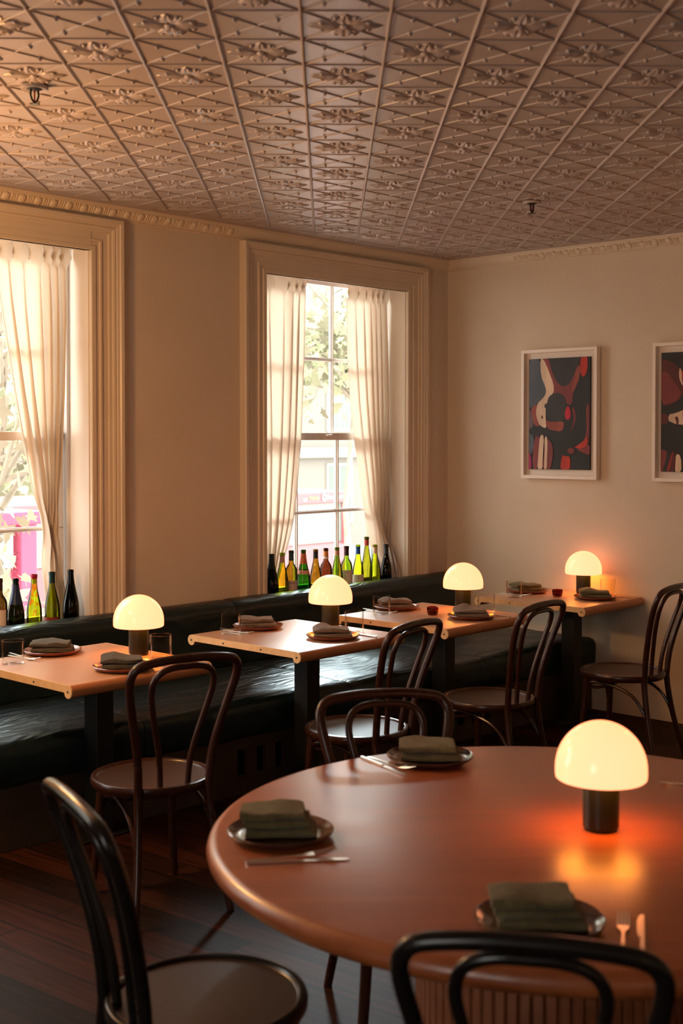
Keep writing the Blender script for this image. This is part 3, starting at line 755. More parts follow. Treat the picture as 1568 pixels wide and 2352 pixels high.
def tumbler(loc,label):
    b=MB(); r=.0475; h=.100
    b.lathe([(.0,.0005),(r-.004,.0005),(r,.004),(r,h-.001),(r-.001,h),(r-.0022,h-.001),(r-.0026,.014),(r-.008,.009),(.0,.008)],48)
    o=b.build('water_glass',tumbler_m); o.location=loc; tag(o,label,'glass','clear straight tumblers'); return o
def utensil(kind):
    b=MB()
    if kind=='knife':
        pl=[(-.115,-.0045),(-.118,0),(-.115,.0045),(-.03,.0042),(0.0,.0038),(.004,.0075),(.03,.0098),(.08,.0098),(.108,.006),(.117,-.001),(.11,-.0045),(.0,-.0042)]
        b.prism(pl[:4]+[(0.0,.0038),(0.0,-.0042)],0.0005,.0062); b.prism(pl[4:],.0018,.0034)
    else:
        pl=[(-.10,-.006),(-.104,0),(-.10,.006),(-.05,.0036),(.0,.0026),(.02,.004),(.034,.0105),(.048,.0122),(.048,-.0122),(.034,-.0105),(.02,-.004),(.0,-.0026),(-.05,-.0036)]
        b.prism(pl,0.001,.0036)
        for i in range(4):
            y=-.0105+.007*i; b.tube([(.046,y,.0024),(.07,y,.0055),(.088,y,.0095),(.098,y*.96,.013)],[.0017,.0017,.0015,.0008],6)
    return b
proto={}
def put_utensil(kind,loc,rz,label,lift=0):
    if kind not in proto:
        o=utensil(kind).build('table_knife' if kind=='knife' else 'table_fork',metal_m); proto[kind]=o
    else:
        o=proto[kind].copy(); COL.objects.link(o)
    o.location=loc; o.rotation_euler=(0,lift,rz); tag(o,label,kind,'cutlery'); return o

names=['leftmost small table','middle table','third small table','table by the picture wall']
T=[ # plates (back, front), glasses, cutlery
 dict(pb=(-3.537,-.514),pf=(-3.565,-1.057),gb=(-3.80,-.609),gf=(-3.284,-.953)),
 dict(pb=(-2.418,-.662),pf=(-2.395,-1.151),gb=(-2.633,-.696),gf=(-2.176,-1.092)),
 dict(pb=(-1.406,-.722),pf=(-1.410,-1.241),gb=(-1.62,-.796),gf=(-1.181,-1.172)),
 dict(pb=(-.280,-.838),pf=(-.271,-1.312),gb=(-.531,-.910),gf=(-.062,-1.272))]
ncl=[cloth_d,cloth_g,cloth_g,cloth_m]
for k,t in enumerate(T):
    nm=names[k]; z=TZ
    put_plate((*t['pb'],z),plate_m,f'brown plate under the napkin, banquette side of the {nm}')
    put_plate((*t['pf'],z),plate_m,f'brown plate under the napkin, chair side of the {nm}')
    cn=['charcoal','grey-brown','grey-brown','olive'][k]
    napkin((t['pb'][0],t['pb'][1],z+.0085),radians(-42+4*k),ncl[k],f'folded {cn} napkin on the banquette-side plate of the {nm}',seed=k*3.1,peak=.010)
    napkin((t['pf'][0],t['pf'][1],z+.0085),radians(-38-5*k),ncl[k],f'folded {cn} napkin on the chair-side plate of the {nm}',seed=k*5.3+1,peak=.018,layers=2,h=.042)
    tumbler((*t['gb'],z),f'clear tumbler at the left rear of the {nm}')
    tumbler((*t['gf'],z),f'clear tumbler beside the lamp on the {nm}')
    put_utensil('knife',(t['pb'][0]-.150,t['pb'][1]+.01,z),radians(-96),f'knife left of the banquette-side plate on the {nm}')
    put_utensil('fork',(t['pb'][0]-.168,t['pb'][1]-.03,z+.003),radians(-84),f'fork left of the banquette-side plate on the {nm}')
    put_utensil('knife',(t['pf'][0]+.153,t['pf'][1]-.03,z),radians(88),f'knife right of the chair-side plate on the {nm}')
    put_utensil('fork',(t['pf'][0]+.178,t['pf'][1]-.02,z),radians(94),f'fork right of the chair-side plate on the {nm}')
def votive(loc,label):
    b=MB(); n=64; vs=[]
    pr=[(.020,.0005),(.026,.003),(.029,.012),(.031,.040),(.030,.043),(.027,.040),(.025,.012),(.001,.008)]
    for r,z in pr:
        for i in range(n):
            a=2*pi*i/n; rr=r+(.0009*(i%4<2) if r>.028 else 0); vs.append((rr*cos(a),rr*sin(a),z))
    fs=[(j*n+i,j*n+(i+1)%n,(j+1)*n+(i+1)%n,(j+1)*n+i) for j in range(len(pr)-1) for i in range(n)]
    fs.append(tuple(range(n))); b.add(vs,fs)
    root=b.build('votive_holder',votive_m); root.location=loc; tag(root,label,'candle holder','ribbed red votives')
    c=MB(); c.lathe([(.0,.0085),(.0195,.0085),(.0195,.022),(.0,.022)],20); c.build('candle_wax',flat('candle_wax',(.5,.2,.08),.5),root)
    return root
votive((-1.446,-1.009,TZ),'small ribbed red votive beside the lamp on the third small table')
votive((-.330,-1.085,TZ),'small ribbed red votive on the table by the picture wall')

# round table settings
z=TZ
put_plate((-4.662,-3.070,z),plate_dk,'dark brown plate at the left rim of the round table')
napkin((-4.660,-3.068,z+.0085),radians(-46),cloth_m,'folded olive napkin on the left-rim plate of the round table',w=.165,d=.11,h=.062,seed=2,peak=.006,layers=3)
put_plate((-3.865,-2.896,z),plate_dk,'dark brown plate at the far rim of the round table')
napkin((-3.867,-2.898,z+.0085),radians(-50),cloth_m,'folded olive napkin on the far-rim plate of the round table',w=.17,d=.125,h=.048,seed=5,peak=.004)
put_plate((-4.712,-3.835,z),plate_dk,'dark brown plate nearest the camera on the round table')
napkin((-4.710,-3.835,z+.0085),radians(-50),cloth_m,'folded olive napkin nearest the camera on the round table',w=.17,d=.115,h=.060,seed=9,peak=.008,layers=3)
put_utensil('knife',(-4.765,-3.228,z),radians(-41),'knife below the left-rim plate of the round table')
put_utensil('fork',(-4.755,-3.205,z+.004),radians(-34),'fork above the knife by the left-rim plate of the round table',lift=-.03)
put_utensil('knife',(-4.012,-2.838,z),radians(-106),'knife left of the far-rim plate of the round table')
put_utensil('fork',(-3.985,-2.845,z+.002),radians(-99),'fork left of the far-rim plate of the round table')
put_utensil('fork',(-4.648,-3.982,z),radians(29),'fork right of the nearest plate on the round table')
put_utensil('knife',(-4.632,-4.014,z),radians(29),'knife right of the nearest plate on the round table')
put_utensil('knife',(-3.575,-3.62,z),radians(118),'knife lying at the right edge of the round table')

# ------------------------------------------------------------------ wine bottles
def bottle(shape,glass,loc,label,capsule=None,capc=None,capz=(.245,.300),lab=None,labc=None,h=.30,mouth=None,band=None,rz=0,text=None,tag2=None,scale=1.0):
    root=empty('wine_bottle',loc,rz,label,'bottle','empty wine bottles on the window sills')
    R=.0375
    if shape=='burgundy': pr=[(R*.9,.001),(R,.006),(R,.115),(R*.97,.135),(R*.86,.160),(R*.66,.192),(R*.48,.222),(.0150,.250),(.0142,.283)]
    elif shape=='bordeaux': pr=[(R*.9,.001),(R,.006),(R,.165),(R*.97,.182),(R*.86,.197),(R*.65,.210),(R*.47,.220),(.0152,.232),(.0142,.283)]
    elif shape=='champagne': R=.042; pr=[(R*.9,.001),(R,.007),(R,.110),(R*.96,.135),(R*.82,.165),(R*.62,.200),(R*.47,.230),(.0165,.255),(.0148,.278)]
    else: R=.036; pr=[(R*.9,.001),(R,.006),(R,.130),(R*.95,.160),(R*.78,.200),(R*.58,.245),(R*.43,.285),(.0140,.305),(.0138,.335)]
    hh=pr[-1][1]; k=h/(hh+.017)
    pr=[(r,z_*k) for r,z_ in pr]; hh*=k
    pr+=[(.0158,hh+.001),(.0160,hh+.013),(.0140,hh+.017),(.0105,hh+.0165),(.0100,hh-.03)]
    def rad(z_):
        for (r0,z0),(r1,z1) in zip(pr,pr[1:]):
            if z0<=z_<=z1: return r0+(r1-r0)*(z_-z0)/max(1e-6,z1-z0)
        return .016
    b=MB(); b.lathe(pr,32,capt=False); b.build('glass_body',glass,root)
    def sleeve(name,z0,z1,m_,a0=0,a1=2*pi,e=.0007,n=32,par=root,closetop=False):
        b=MB(); zs=[z0+(z1-z0)*i/8 for i in range(9)]
        vs=[];
        for zz in zs:
            for i in range(n+1): a=a0+(a1-a0)*i/n; r=rad(zz)+e; vs.append((r*cos(a),r*sin(a),zz))
        fs=[(j*(n+1)+i,j*(n+1)+i+1,(j+1)*(n+1)+i+1,(j+1)*(n+1)+i) for j in range(8) for i in range(n)]
        if closetop:
            r=.0165; b2=len(vs); vs+=[(r*cos(2*pi*i/n),r*sin(2*pi*i/n),h+.001) for i in range(n)]; fs.append(tuple(range(b2,b2+n)))
        b.add(vs,fs); return b.build(name,m_,par)
    if capc: sleeve('foil_capsule',h-capz[1],h-capz[0],flat('foil_%02x%02x%02x'%tuple(int(c*255) for c in capc),capc,.35,.2),e=.0009)
    if band: sleeve('neck_band',band[0],band[1],flat('band_%02x%02x%02x'%tuple(int(c*255) for c in band[2]),band[2],.5),e=.0014)
    if lab:
        fa=radians(225)-rz   # faces the room
        lo=sleeve('paper_label',lab[0],lab[1],flat('label_%02x%02x%02x'%tuple(int(c*255) for c in labc),labc,.7),fa-1.15,fa+1.15,e=.0011)
        if text:
            for (s_,zz,size,c_) in text:
                cu=bpy.data.curves.new('txt','FONT'); cu.body=s_; cu.size=size; cu.align_x='CENTER'
                to=bpy.data.objects.new('txt',cu); COL.objects.link(to)
                dg=bpy.context.evaluated_depsgraph_get(); me=bpy.data.meshes.new_from_object(to.evaluated_get(dg))
                bpy.data.objects.remove(to)
                R_=rad(zz)+.0016
                for v in me.vertices:
                    a=fa+v.co.x/R_; v.co=Vector((R_*cos(a),R_*sin(a),zz+v.co.y))
                me.materials.clear(); me.materials.append(flat('ink_%d'%int(c_[0]*99),c_,.6))
                o2=bpy.data.objects.new('label_lettering',me); COL.objects.link(o2); o2.parent=lo
    return root
cr=(.66,.52,.44); blk=(.008,.012,.014); teal=(.01,.03,.035); nvy=(.012,.03,.10)
ink=(.05,.03,.03)
def B(px_s,off=-.045): p=wp(px_s,off,Z0+.001); return (p.x,p.y,p.z)
SH=.048
spec=[
 ('champagne','dark',-1.598,.296,dict(capc=blk,capz=(.0,.085)),'dark champagne bottle leaning spot at the far left of the corner window sill'),
 ('burgundy','yellow',-1.511,.298,dict(capc=(.50,.26,.20),capz=(.020,.058)),'yellow-green bottle with a pinkish neck foil, second from left in the corner window'),
 ('bordeaux','amber',-1.436,.308,dict(capc=teal,capz=(.006,.062),lab=(.015,.130),labc=(.62,.45,.40),text=[('CLAIRET',.108,.020,ink),('-----',.088,.016,ink)]),'amber bottle with a large pale printed label, third from left in the corner window'),
 ('champagne','green',-1.333,.305,dict(capc=(.50,.14,.06),capz=(.022,.085),band=(.158,.182,(.68,.35,.24))),'green champagne bottle with torn orange-red foil in the corner window'),
 ('burgundy','amber',-1.228,.300,dict(capc=blk,capz=(.014,.055)),'amber bottle with a black neck foil behind the middle lamp'),
 ('bordeaux','brown',-1.138,.302,dict(capc=(.62,.22,.05),capz=(.018,.050),band=(.238,.250,(.75,.68,.62)),lab=(.02,.10),labc=(.55,.30,.27)),'brown bottle with an orange neck foil and white band behind the middle lamp'),
 ('burgundy','lime',-1.039,.300,dict(capc=(.55,.28,.20),capz=(.018,.050)),'lime green bottle with a salmon neck foil, right of the brown bottle'),
 ('bordeaux','lime',-.953,.302,dict(capc=(.03,.008,.02),capz=(.0,.058),lab=(.03,.155),labc=(.72,.62,.50),text=[('1.16',.138,.014,ink)]),'green bottle with a dark plum capsule and a cream label with a black arch'),
 ('burgundy','yellow',-.846,.305,dict(capc=(.0,.07,.30),capz=(.014,.060),lab=(.02,.118),labc=(.68,.55,.46),text=[('Z',.095,.020,ink),('airens',.062,.011,ink)]),'yellow bottle with a blue neck foil and a pale label'),
 ('riesling','amber',-.765,.350,dict(capc=(.45,.06,.05),capz=(.018,.055)),'tall slim amber bottle, the tallest in the corner window'),
 ('burgundy','yellow',-.684,.295,dict(capc=(.66,.48,.36),capz=(.016,.055)),'yellow-green bottle with a cream neck foil, second from the right in the corner window'),
 ('burgundy','dark',-.578,.290,dict(capc=blk,capz=(-.001,.060),lab=(.02,.06),labc=(.62,.50,.42)),'near-black bottle with a screw cap at the far right of the corner window sill'),
]
for sh,g,s_,h,kw,lb in spec: 
    bt=bottle(sh,BG[g],B(s_),lb.replace(' leaning spot',''),h=h,rz=0,**kw)
spec2=[
 ('bordeaux','brown',-3.409,.300,dict(capc=(.03,.01,.01),capz=(0,.06),lab=(.02,.15),labc=(.66,.56,.46),text=[('VIN',.05,.03,ink)]),'brown bottle with a large cream label, cut by the left edge of the photo'),
 ('champagne','dark',-3.319,.292,dict(capc=(.01,.025,.07),capz=(.03,.125),text=None),'dark champagne bottle with navy neck foil at the left window'),
 ('burgundy','yellow',-3.215,.305,dict(capc=(.34,.005,.03),capz=(0,.022)),'yellow-green bottle with a crimson wax ring at the left window'),
 ('burgundy','olive',-3.111,.308,dict(capc=(.0,.03,.03),capz=(.0,.055),lab=(.03,.085),labc=(.22,.015,.02)),'olive bottle with a dark teal capsule and dark red label at the left window'),
 ('champagne','dark',-3.000,.312,dict(),'tall dark champagne bottle nearest the casing at the left window'),
]
for sh,g,s_,h,kw,lb in spec2: bottle(sh,BG[g],B(s_),lb,h=h,**kw)

# ------------------------------------------------------------------ pictures
PC=dict(black=(.012,.012,.015),char=(.028,.026,.032),blue=(.075,.09,.125),cream=(.70,.50,.36),maroon=(.22,.035,.04),deep=(.10,.014,.018),red=(.50,.03,.015),pink=(.62,.01,.05),brick=(.30,.06,.045),mag=(.32,.015,.10),mauve=(.13,.08,.10))
pcm=[]; pci={}
for k,c in PC.items():
    pci[k]=len(pcm); mm=mat('paint_'+k,c,.55); 
    varied(mm,tuple(x*.75 for x in c),tuple(min(1,x*1.15) for x in c),6,5,(1,3,.6),lo=.3,hi=.7); pcm.append(mm)
def picture(y0,y1,z0,z1,cy0,cy1,cz0,cz1,shapes,label):
    yc=(y0+y1)/2; zc=(z0+z1)/2
    root=empty('framed_painting',(-.003,yc,zc),0,label,'picture','white framed abstract paintings')
    M=Matrix.Translation((.003,-yc,-zc)); dp=.048; fwd=.021
    b=MB()
    Y0,Y1=min(y0,y1),max(y0,y1)
    b.box(-dp,Y0,z0,-.004,Y0+fwd,z1,M=M); b.box(-dp,Y1-fwd,z0,-.004,Y1,z1,M=M); b.box(-dp,Y0+fwd,z0,-.004,Y1-fwd,z0+fwd,M=M); b.box(-dp,Y0+fwd,z1-fwd,-.004,Y1-fwd,z1,M=M)
    b.build('frame',white_f,root,bevel=.0012)
    b=MB(); b.box(-.012,Y0+fwd,z0+fwd,-.004,Y1-fwd,z1-fwd,M=M); b.build('mount_board',mount_m,root,smooth=False)
    b=MB(); CY0,CY1=min(cy0,cy1),max(cy0,cy1)
    b.box(-.028,CY0,cz0,-.012,CY1,cz1,k=pci['black'],M=M)
    lay=0
    for col,poly in shapes:
        lay+=1; e=-.0282-.00012*lay
        P=[Vector(p) for p in poly]
        for _ in range(1):
            Q=[]
            for i in range(len(P)): a_,c_=P[i],P[(i+1)%len(P)]; Q+=[a_.lerp(c_,.25),a_.lerp(c_,.75)]
            P=Q
        vs=[]
        for p in P:
            u=min(1,max(0,p.x)); v=min(1,max(0,p.y)); vs.append(Vector((e, cy0+(cy1-cy0)*u, cz1+(cz0-cz1)*v)))
        b.add(vs,[tuple(range(len(vs)))],pci[col],M)
    b.build('canvas',pcm,root,smooth=False,fixn=False)
def nrm(L,x0,y0,w,h): return [((x-x0)/w,(y-y0)/h) for x,y in L]
A=lambda c,L:(c,nrm(L,220,245,540,985))
sh1=[A('blue',[(200,230),(325,235),(330,400),(375,520),(365,590),(300,640),(200,700)]),
 A('maroon',[(340,230),(400,240),(440,370),(480,470),(545,495),(600,450),(650,310),(690,330),(640,490),(612,560),(605,660),(560,660),(540,580),(480,545),(430,570),(430,470),(390,370)]),
 A('char',[(390,220),(680,220),(655,310),(590,470),(545,498),(490,485),(430,380)]),
 A('brick',[(620,440),(655,330),(678,330),(668,430),(640,500),(612,560),(600,520)]),
 A('red',[(680,220),(738,220),(736,370),(700,432),(672,370)]),
 A('cream',[(322,235),(350,240),(400,360),(442,470),(445,550),(400,590),(372,680),(372,790),(382,870),(325,845),(295,790),(283,720),(295,645),(350,595),(376,555),(372,500),(328,400)]),
 A('brick',[(238,680),(300,640),(283,720),(297,800),(325,845),(272,845),(252,760)]),
 A('mauve',[(200,700),(242,700),(272,845),(200,880)]),
 A('deep',[(340,745),(352,770),(340,785),(330,765)]),
 A('brick',[(375,780),(400,810),(520,800),(540,830),(520,895),(440,885),(388,868)]),
 A('maroon',[(600,680),(632,700),(640,790),(615,870),(585,895),(615,830),(622,760)]),
 A('char',[(385,640),(400,580),(470,545),(540,580),(560,670),(545,770),(490,812),(420,800),(375,745)]),
 A('char',[(360,650),(392,640),(395,690),(366,690)]),
 A('pink',[(570,662),(592,700),(596,770),(572,796),(545,780),(545,710)]),
 A('deep',[(770,640),(725,680),(733,900),(700,985),(770,1000)]),
 A('maroon',[(742,640),(728,700),(736,880),(720,960),(700,1000),(742,985),(750,860),(748,700)]),
 A('red',[(625,1035),(700,985),(735,940),(745,1000),(720,1045),(640,1040)]),
 A('maroon',[(640,1045),(700,1040),(770,1000),(770,1105),(690,1075)]),
 A('blue',[(200,900),(272,935),(262,1060),(240,1110),(200,1060)]),
 A('mag',[(200,1065),(245,1100),(250,1250),(200,1250)]),
 A('maroon',[(268,940),(330,930),(305,1250),(255,1250)]),
 A('cream',[(322,925),(362,925),(350,1100),(346,1250),(298,1250),(310,1080)]),
 A('maroon',[(380,935),(440,1010),(440,1120),(415,1250),(345,1250),(362,1080)]),
 A('cream',[(366,930),(392,950),(390,1100),(384,1250),(360,1250),(366,1080)]),
 A('red',[(522,1095),(545,1112),(596,1112),(592,1250),(502,1250)]),
 A('maroon',[(600,1035),(628,1050),(632,1080),(600,1095),(568,1075),(572,1048)])]
picture(-.627,-1.180,1.423,2.241,-.675,-1.122,1.482,2.182,sh1,'white framed abstract painting in black, red and cream on the right wall')
A2=lambda c,L:(c,nrm(L,1393,190,540,1065))
sh2=[A2('deep',[(1380,240),(1470,270),(1530,330),(1562,480),(1555,590),(1500,640),(1380,680)]),
 A2('maroon',[(1380,355),(1440,365),(1480,430),(1540,530),(1545,590),(1500,635),(1380,665)]),
 A2('cream',[(1535,320),(1550,360),(1552,440),(1570,500),(1545,470),(1528,400)]),
 A2('red',[(1550,340),(1600,380),(1620,560),(1575,500),(1556,440)]),
 A2('deep',[(1380,735),(1450,740),(1455,825),(1380,830)]),
 A2('cream',[(1450,742),(1500,735),(1600,690),(1680,740),(1660,850),(1455,822)]),
 A2('deep',[(1498,770),(1515,760),(1530,775),(1528,840),(1512,840),(1512,800)]),
 A2('maroon',[(1560,700),(1640,680),(1700,780),(1640,860),(1560,790)]),
 A2('maroon',[(1380,1055),(1440,1065),(1450,1150),(1420,1270),(1380,1270)]),
 A2('char',[(1440,1065),(1460,1070),(1450,1180),(1425,1270),(1400,1270),(1430,1160)]),
 A2('deep',[(1470,1070),(1510,1085),(1505,1270),(1430,1270)]),
 A2('red',[(1484,1080),(1490,1080),(1452,1270),(1440,1270)]),
 A2('cream',[(1512,1090),(1550,1110),(1556,1270),(1505,1270),(1508,1180)]),
 A2('maroon',[(1560,1110),(1640,1000),(1760,900),(1900,940),(1900,1270),(1570,1270)]),
 A2('cream',[(1700,300),(1800,250),(1860,420),(1780,640),(1700,520)])]
picture(-1.554,-2.107,1.423,2.241,-1.602,-2.049,1.482,2.182,sh2,'white framed abstract painting cut off by the right edge of the photo')

# ------------------------------------------------------------------ sprinklers
def sprinkler(loc,label):
    root=empty('fire_sprinkler',loc,0,label,'sprinkler','ceiling fire sprinklers')
    b=MB(); b.lathe([(.020,-.008),(.044,-.013),(.046,-.010),(.046,-.0),(.020,-.0)],32,close=True); b.build('escutcheon',ceil_m,root)
    b=MB(); b.lathe([(.0,-.013),(.018,-.013),(.030,-.008),(.032,-.002),(.0,-.001)],24); b.build('cup',steel_m,root)
    b=MB()
    for sg in (-1,1): b.tube([(sg*.014,0,-.012),(sg*.016,0,-.03),(sg*.011,0,-.045),(sg*.003,0,-.054)],.0035,8)
    b.lathe([(.0,-.052),(.006,-.052),(.006,-.058),(.0,-.058)],12); b.build('yoke',steel_m,root)
    b=MB(); b.tube([(0,0,-.014),(0,0,-.050)],.0028,8); b.build('bulb',flat('red_bulb',(.25,.01,.01),.2),root)
    b=MB(); n=12; pl=[((.018 if i%2 else .012)*cos(2*pi*i/24),(.018 if i%2 else .012)*sin(2*pi*i/24)) for i in range(24)]
    b.prism(pl,-.061,-.0585); b.build('deflector',brass_m,root)
    return root
sprinkler((CAMP.x+(-4.254-CAMP.x)*KC,CAMP.y+(-1.462-CAMP.y)*KC,HC-.004),'dark fire sprinkler on the ceiling near the left edge')
sprinkler((CAMP.x+(-1.315-CAMP.x)*KC,CAMP.y+(-1.549-CAMP.y)*KC,HC-.004),'small fire sprinkler on the ceiling towards the right')

# ------------------------------------------------------------------ outside
STREET=-2.2
b=MB(); b.box(-60,1.2,STREET-.2,80,90,STREET); struct(b.build('ground_street',flat('pale_paving',(.66,.62,.59),.9),smooth=False)); 
def facade(x0,x1,y,z1,label,cm,seed):
    root=empty('building',((x0+x1)/2,y,STREET),0,label,'building','houses across the street')
    ox=-(x0+x1)/2
    b=MB(); b.box(x0+ox,0,0,x1+ox,6,z1-STREET); b.build('wall',cm,root,smooth=False)
    b=MB()
    for zz in (3.2,6.6,9.8):
        if zz<z1-STREET: b.box(x0+ox-.1,-.25,zz,x1+ox+.1,0,zz+.35)
    b.box(x0+ox-.2,-.5,z1-STREET-.3,x1+ox+.2,0,z1-STREET+.2); b.build('string_course',flat('pale_stone',(.30,.27,.23),.8),root,smooth=False)
    gm=flat('far_window_glass',(.12,.15,.14),.4); fm=flat('far_window_frame',(.33,.31,.28),.6)
    x=x0+1.2
    while x<x1-1.6:
        for zz in (.9,4.2,7.5):
            if zz+2<z1-STREET:
                b=MB(); b.box(x+ox-.08,-.06,zz-.08,x+ox+1.28,0,zz+2.08); f=b.build('window_frame',fm,root,smooth=False)
                b=MB()
                for q in (0,.62):
                    for w_ in (0,1.04): b.box(x+ox+.02+q,-.075,zz+.02+w_,x+ox+.56+q,-.06,zz+.96+w_)
                b.build('pane',gm,f,smooth=False)
        x+=2.9
    return root
facade(-14,2.5,24,9.5,'cream house across the street seen through the left window',flat('cream_render',(.36,.31,.25),.9),1)
facade(3.2,21,24,10.5,'beige house across the street seen through the corner window',flat('beige_render',(.34,.29,.23),.9),2)
facade(21.6,44,25,9.0,'grey-beige house farther along the street',flat('grey_render',(.20,.19,.17),.9),3)

redm=mat('faded_red_paint',(.36,.10,.11),.55); redp=mat('bright_pink_red_paint',(.40,.05,.11),.55); wht=flat('white_paint',(.5,.48,.45),.5); tglass=flat('vehicle_glass',(.15,.18,.165),.35)
def txt_mesh(s_,size,m_,name,parent,M):
    cu=bpy.data.curves.new('t','FONT'); cu.body=s_; cu.size=size; cu.extrude=.003
    to=bpy.data.objects.new('t',cu); COL.objects.link(to)
    dg=bpy.context.evaluated_depsgraph_get(); me=bpy.data.meshes.new_from_object(to.evaluated_get(dg)); bpy.data.objects.remove(to)
    me.transform(M); me.materials.clear(); me.materials.append(m_)
    o=bpy.data.objects.new(name,me); COL.objects.link(o); o.parent=parent; return o
# red tour bus parked on the street
def bus():
    x1,y0=7.32,7.5; L=6.5
    root=empty('bus',(x1-L/2,y0+1.1,STREET),0,'faded red bus with a domed front and white lettering, outside the corner window','bus')
    h=-STREET
    b=MB(); b.box(-L/2,-1.1,.35,L/2,1.1,h+.12); b.build('lower_body',redm,root,bevel=.08,seg=3)
    b=MB(); b.box(-L/2,-1.1,h+.71,L/2,1.1,h+.885); b.build('sign_band',redm,root,bevel=.02)
    b=MB(); b.box(-L/2+.05,-1.05,h+.12,L/2-.05,1.05,h+.71); b.build('window_strip',tglass,root,smooth=False)
    b=MB()
    for i in range(6): b.box(-L/2+.02+i*1.28,-1.10,h+.10,-L/2+.12+i*1.28,-1.03,h+.72)
    b.build('window_post',redm,root,smooth=False)
    b=MB()
    M=Matrix.Translation((1.98,-.3,h+.87))@Matrix.Diagonal((1,.8,.36,1)).to_4x4()
    b.lathe([(.72*cos(a),.72*sin(a)) for a in [radians(x) for x in range(0,90,8)]]+[(.001,.72)],32,M=M); b.build('roof_dome',mat('pale_red_paint',(.45,.24,.23),.5),root)
    for xx in (-2.1,2.1):
        b=MB(); M=Matrix.Translation((xx,-1.0,.45))@Matrix.Rotation(pi/2,4,'X'); b.lathe([(0,-.12),(.45,-.12),(.45,.12),(0,.12)],28,M=M); b.build('wheel',flat('tyre',(.05,.05,.05),.8),root)
    RX=Matrix.Rotation(pi/2,4,'X')
    txt_mesh('er',.10,wht,'lettering',root,Matrix.Translation((2.28,-1.106,h+.755))@RX)
    txt_mesh('friends',.075,flat('yellow_letters',(.45,.33,.18),.6),'lettering',root,Matrix.Translation((2.41,-1.106,h+.775))@RX)
    b=MB(); M=Matrix.Translation((2.72,-1.112,h+.80))@RX@Matrix.Diagonal((.75,1,1,1)).to_4x4(); b.lathe([(.028,0),(.06,0),(.06,.006),(.028,.006)],24,close=True,M=M); b.build('ring_emblem',wht,root)
    txt_mesh('Bouwmart',.085,wht,'lettering',root,Matrix.Translation((2.79,-1.106,h+.775))@RX)
    return root
bus()
# pink-red kiosk beside the left window
def kiosk():
    root=empty('street_kiosk',(-1.25,5.1,STREET),0,'bright pink-red kiosk with a mesh panel outside the left window','kiosk')
    h=-STREET
    b=MB(); b.box(-1.3,-.5,0,1.05,.9,.30+h); b.build('body',redp,root,bevel=.03)
    b=MB()
    for xx in (-1.25,-.2,.87): b.box(xx,-.58,.30+h,xx+.17,-.42,.92+h)
    b.build('post',redp,root,bevel=.01)
    b=MB(); b.box(-1.35,-.62,.90+h,1.10,.9,1.02+h); b.build('roof_board',redp,root,bevel=.02)
    b=MB()
    for i in range(40): b.box(-1.15+i*.05,-.53,.42+h,-1.143+i*.05,-.52,.66+h)
    for i in range(5): b.box(-1.15,-.53,.42+i*.055+h,.87,-.52,.427+i*.055+h)
    b.build('mesh_grille',flat('grille_red',(.22,.03,.05),.5),root,smooth=False)
    b=MB(); b.box(.50,-.56,.52+h,.80,-.545,.86+h); b.build('paper_notice',wht,root,smooth=False)
    return root
kiosk()
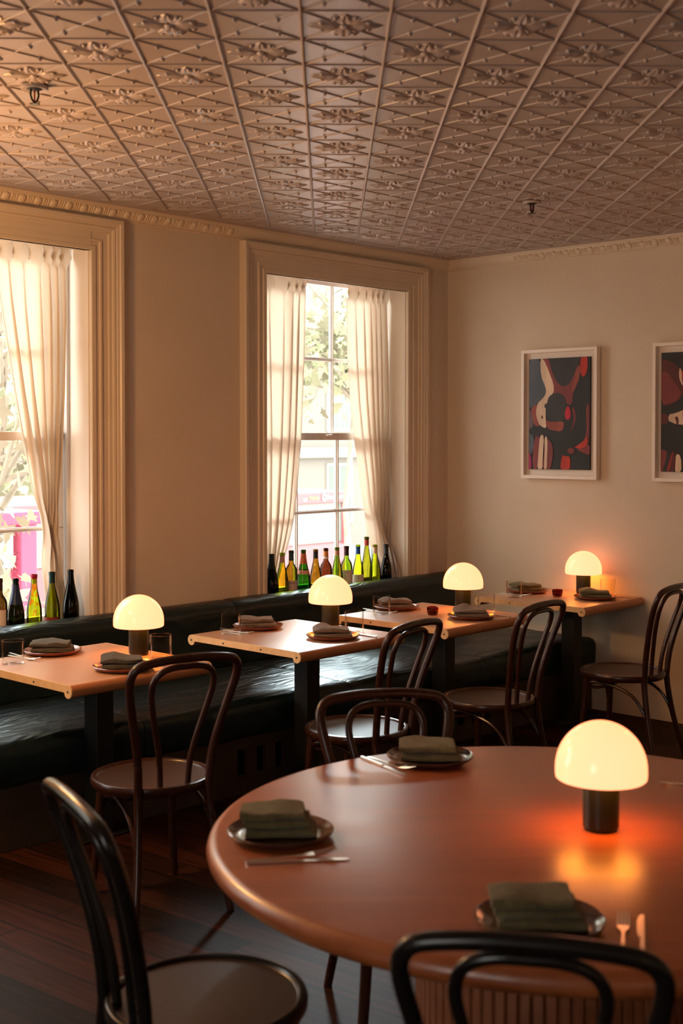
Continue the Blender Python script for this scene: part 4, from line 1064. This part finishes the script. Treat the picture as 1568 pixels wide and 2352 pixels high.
# trees with broad lobed leaves
lf1=leaf_mat('pale_green_leaf',(.34,.35,.23),.5); lf2=leaf_mat('yellow_green_leaf',(.40,.37,.25),.5); bark=varied(mat('pale_bark',rough=.9),(.24,.21,.17),(.32,.28,.23),8,bump=.4)
def tree(name,loc,h,crown,n,ls,lm,label,seed,zmin=.18,trunk_r=.10):
    rnd=random.Random(seed)
    root=empty(name,loc,0,label,'tree','street trees outside the windows')
    b=MB(); P=[Vector((0,0,0)),Vector((.06,.04,h*.35)),Vector((-.05,.08,h*.6)),Vector((.05,.0,h*.85)),Vector((0,0,h))]
    b.tube(P,[trunk_r,trunk_r*.8,trunk_r*.6,trunk_r*.4,trunk_r*.15],10); b.build('trunk',bark,root)
    b=MB(); tips=[]
    for i in range(34):
        z0=h*(zmin+(.93-zmin)*rnd.random()); a=rnd.random()*2*pi; ln=crown[0]*(.5+.5*rnd.random())
        P0=Vector((0,0,z0)); P1=P0+Vector((cos(a)*ln*.5,sin(a)*ln*.5,.10*h*rnd.random())); P2=P0+Vector((cos(a)*ln,sin(a)*ln,.12*h*(rnd.random()-.35)))
        b.tube([P0,P1,P2],[.022,.013,.005],6); tips+= [P1,P2,P1.lerp(P2,.5),P0.lerp(P1,.6)]
        for q in range(3):
            a2=a+rnd.uniform(-1,1); P3=P1.lerp(P2,rnd.random())+Vector((cos(a2),sin(a2),rnd.uniform(-.6,.5)))*ln*.3
            b.tube([P1.lerp(P2,.3),P3],[.008,.003],5); tips.append(P3)
    b.build('branches',bark,root)
    b=MB()
    base=[(0,0),(.22,-.10),(.5,-.18),(.36,.10),(.62,.34),(.30,.36),(.26,.62),(.0,1.0),(-.26,.62),(-.30,.36),(-.62,.34),(-.36,.10),(-.5,-.18),(-.22,-.10)]
    for i in range(n):
        t=tips[rnd.randrange(len(tips))]
        p=t+Vector((rnd.gauss(0,1),rnd.gauss(0,1),rnd.gauss(0,1)))*crown[0]*.13
        s_=ls*rnd.uniform(.6,1.25)
        Rm=Matrix.Translation(p)@Matrix.Rotation(rnd.random()*2*pi,4,'Z')@Matrix.Rotation(rnd.uniform(.5,2.2),4,'X')@Matrix.Rotation(rnd.random()*2*pi,4,'Z')
        b.add([(x*s_,y*s_,.12*s_*abs(x)) for x,y in base],[tuple(range(14))],0,Rm)
    b.build('foliage',lm,root,smooth=False,fixn=False)
    return root
tree('street_tree',(2.15,2.75,STREET),5.35,(1.1,),1500,.10,lf1,'leafy pale green street tree outside the corner window',3,zmin=.76,trunk_r=.05)
tree('street_tree',(-2.35,1.75,STREET),4.9,(.95,),650,.12,lf2,'young tree with broad yellowing leaves close outside the left window',11,trunk_r=.04)
tree('street_tree',(6.5,14.5,STREET),9.5,(3.6,),2600,.26,lf1,'large pale tree in front of the houses across the street',5)
tree('street_tree',(-3.5,12.0,STREET),9.0,(3.6,),2000,.26,lf1,'broad tree across the street behind the left window',8)
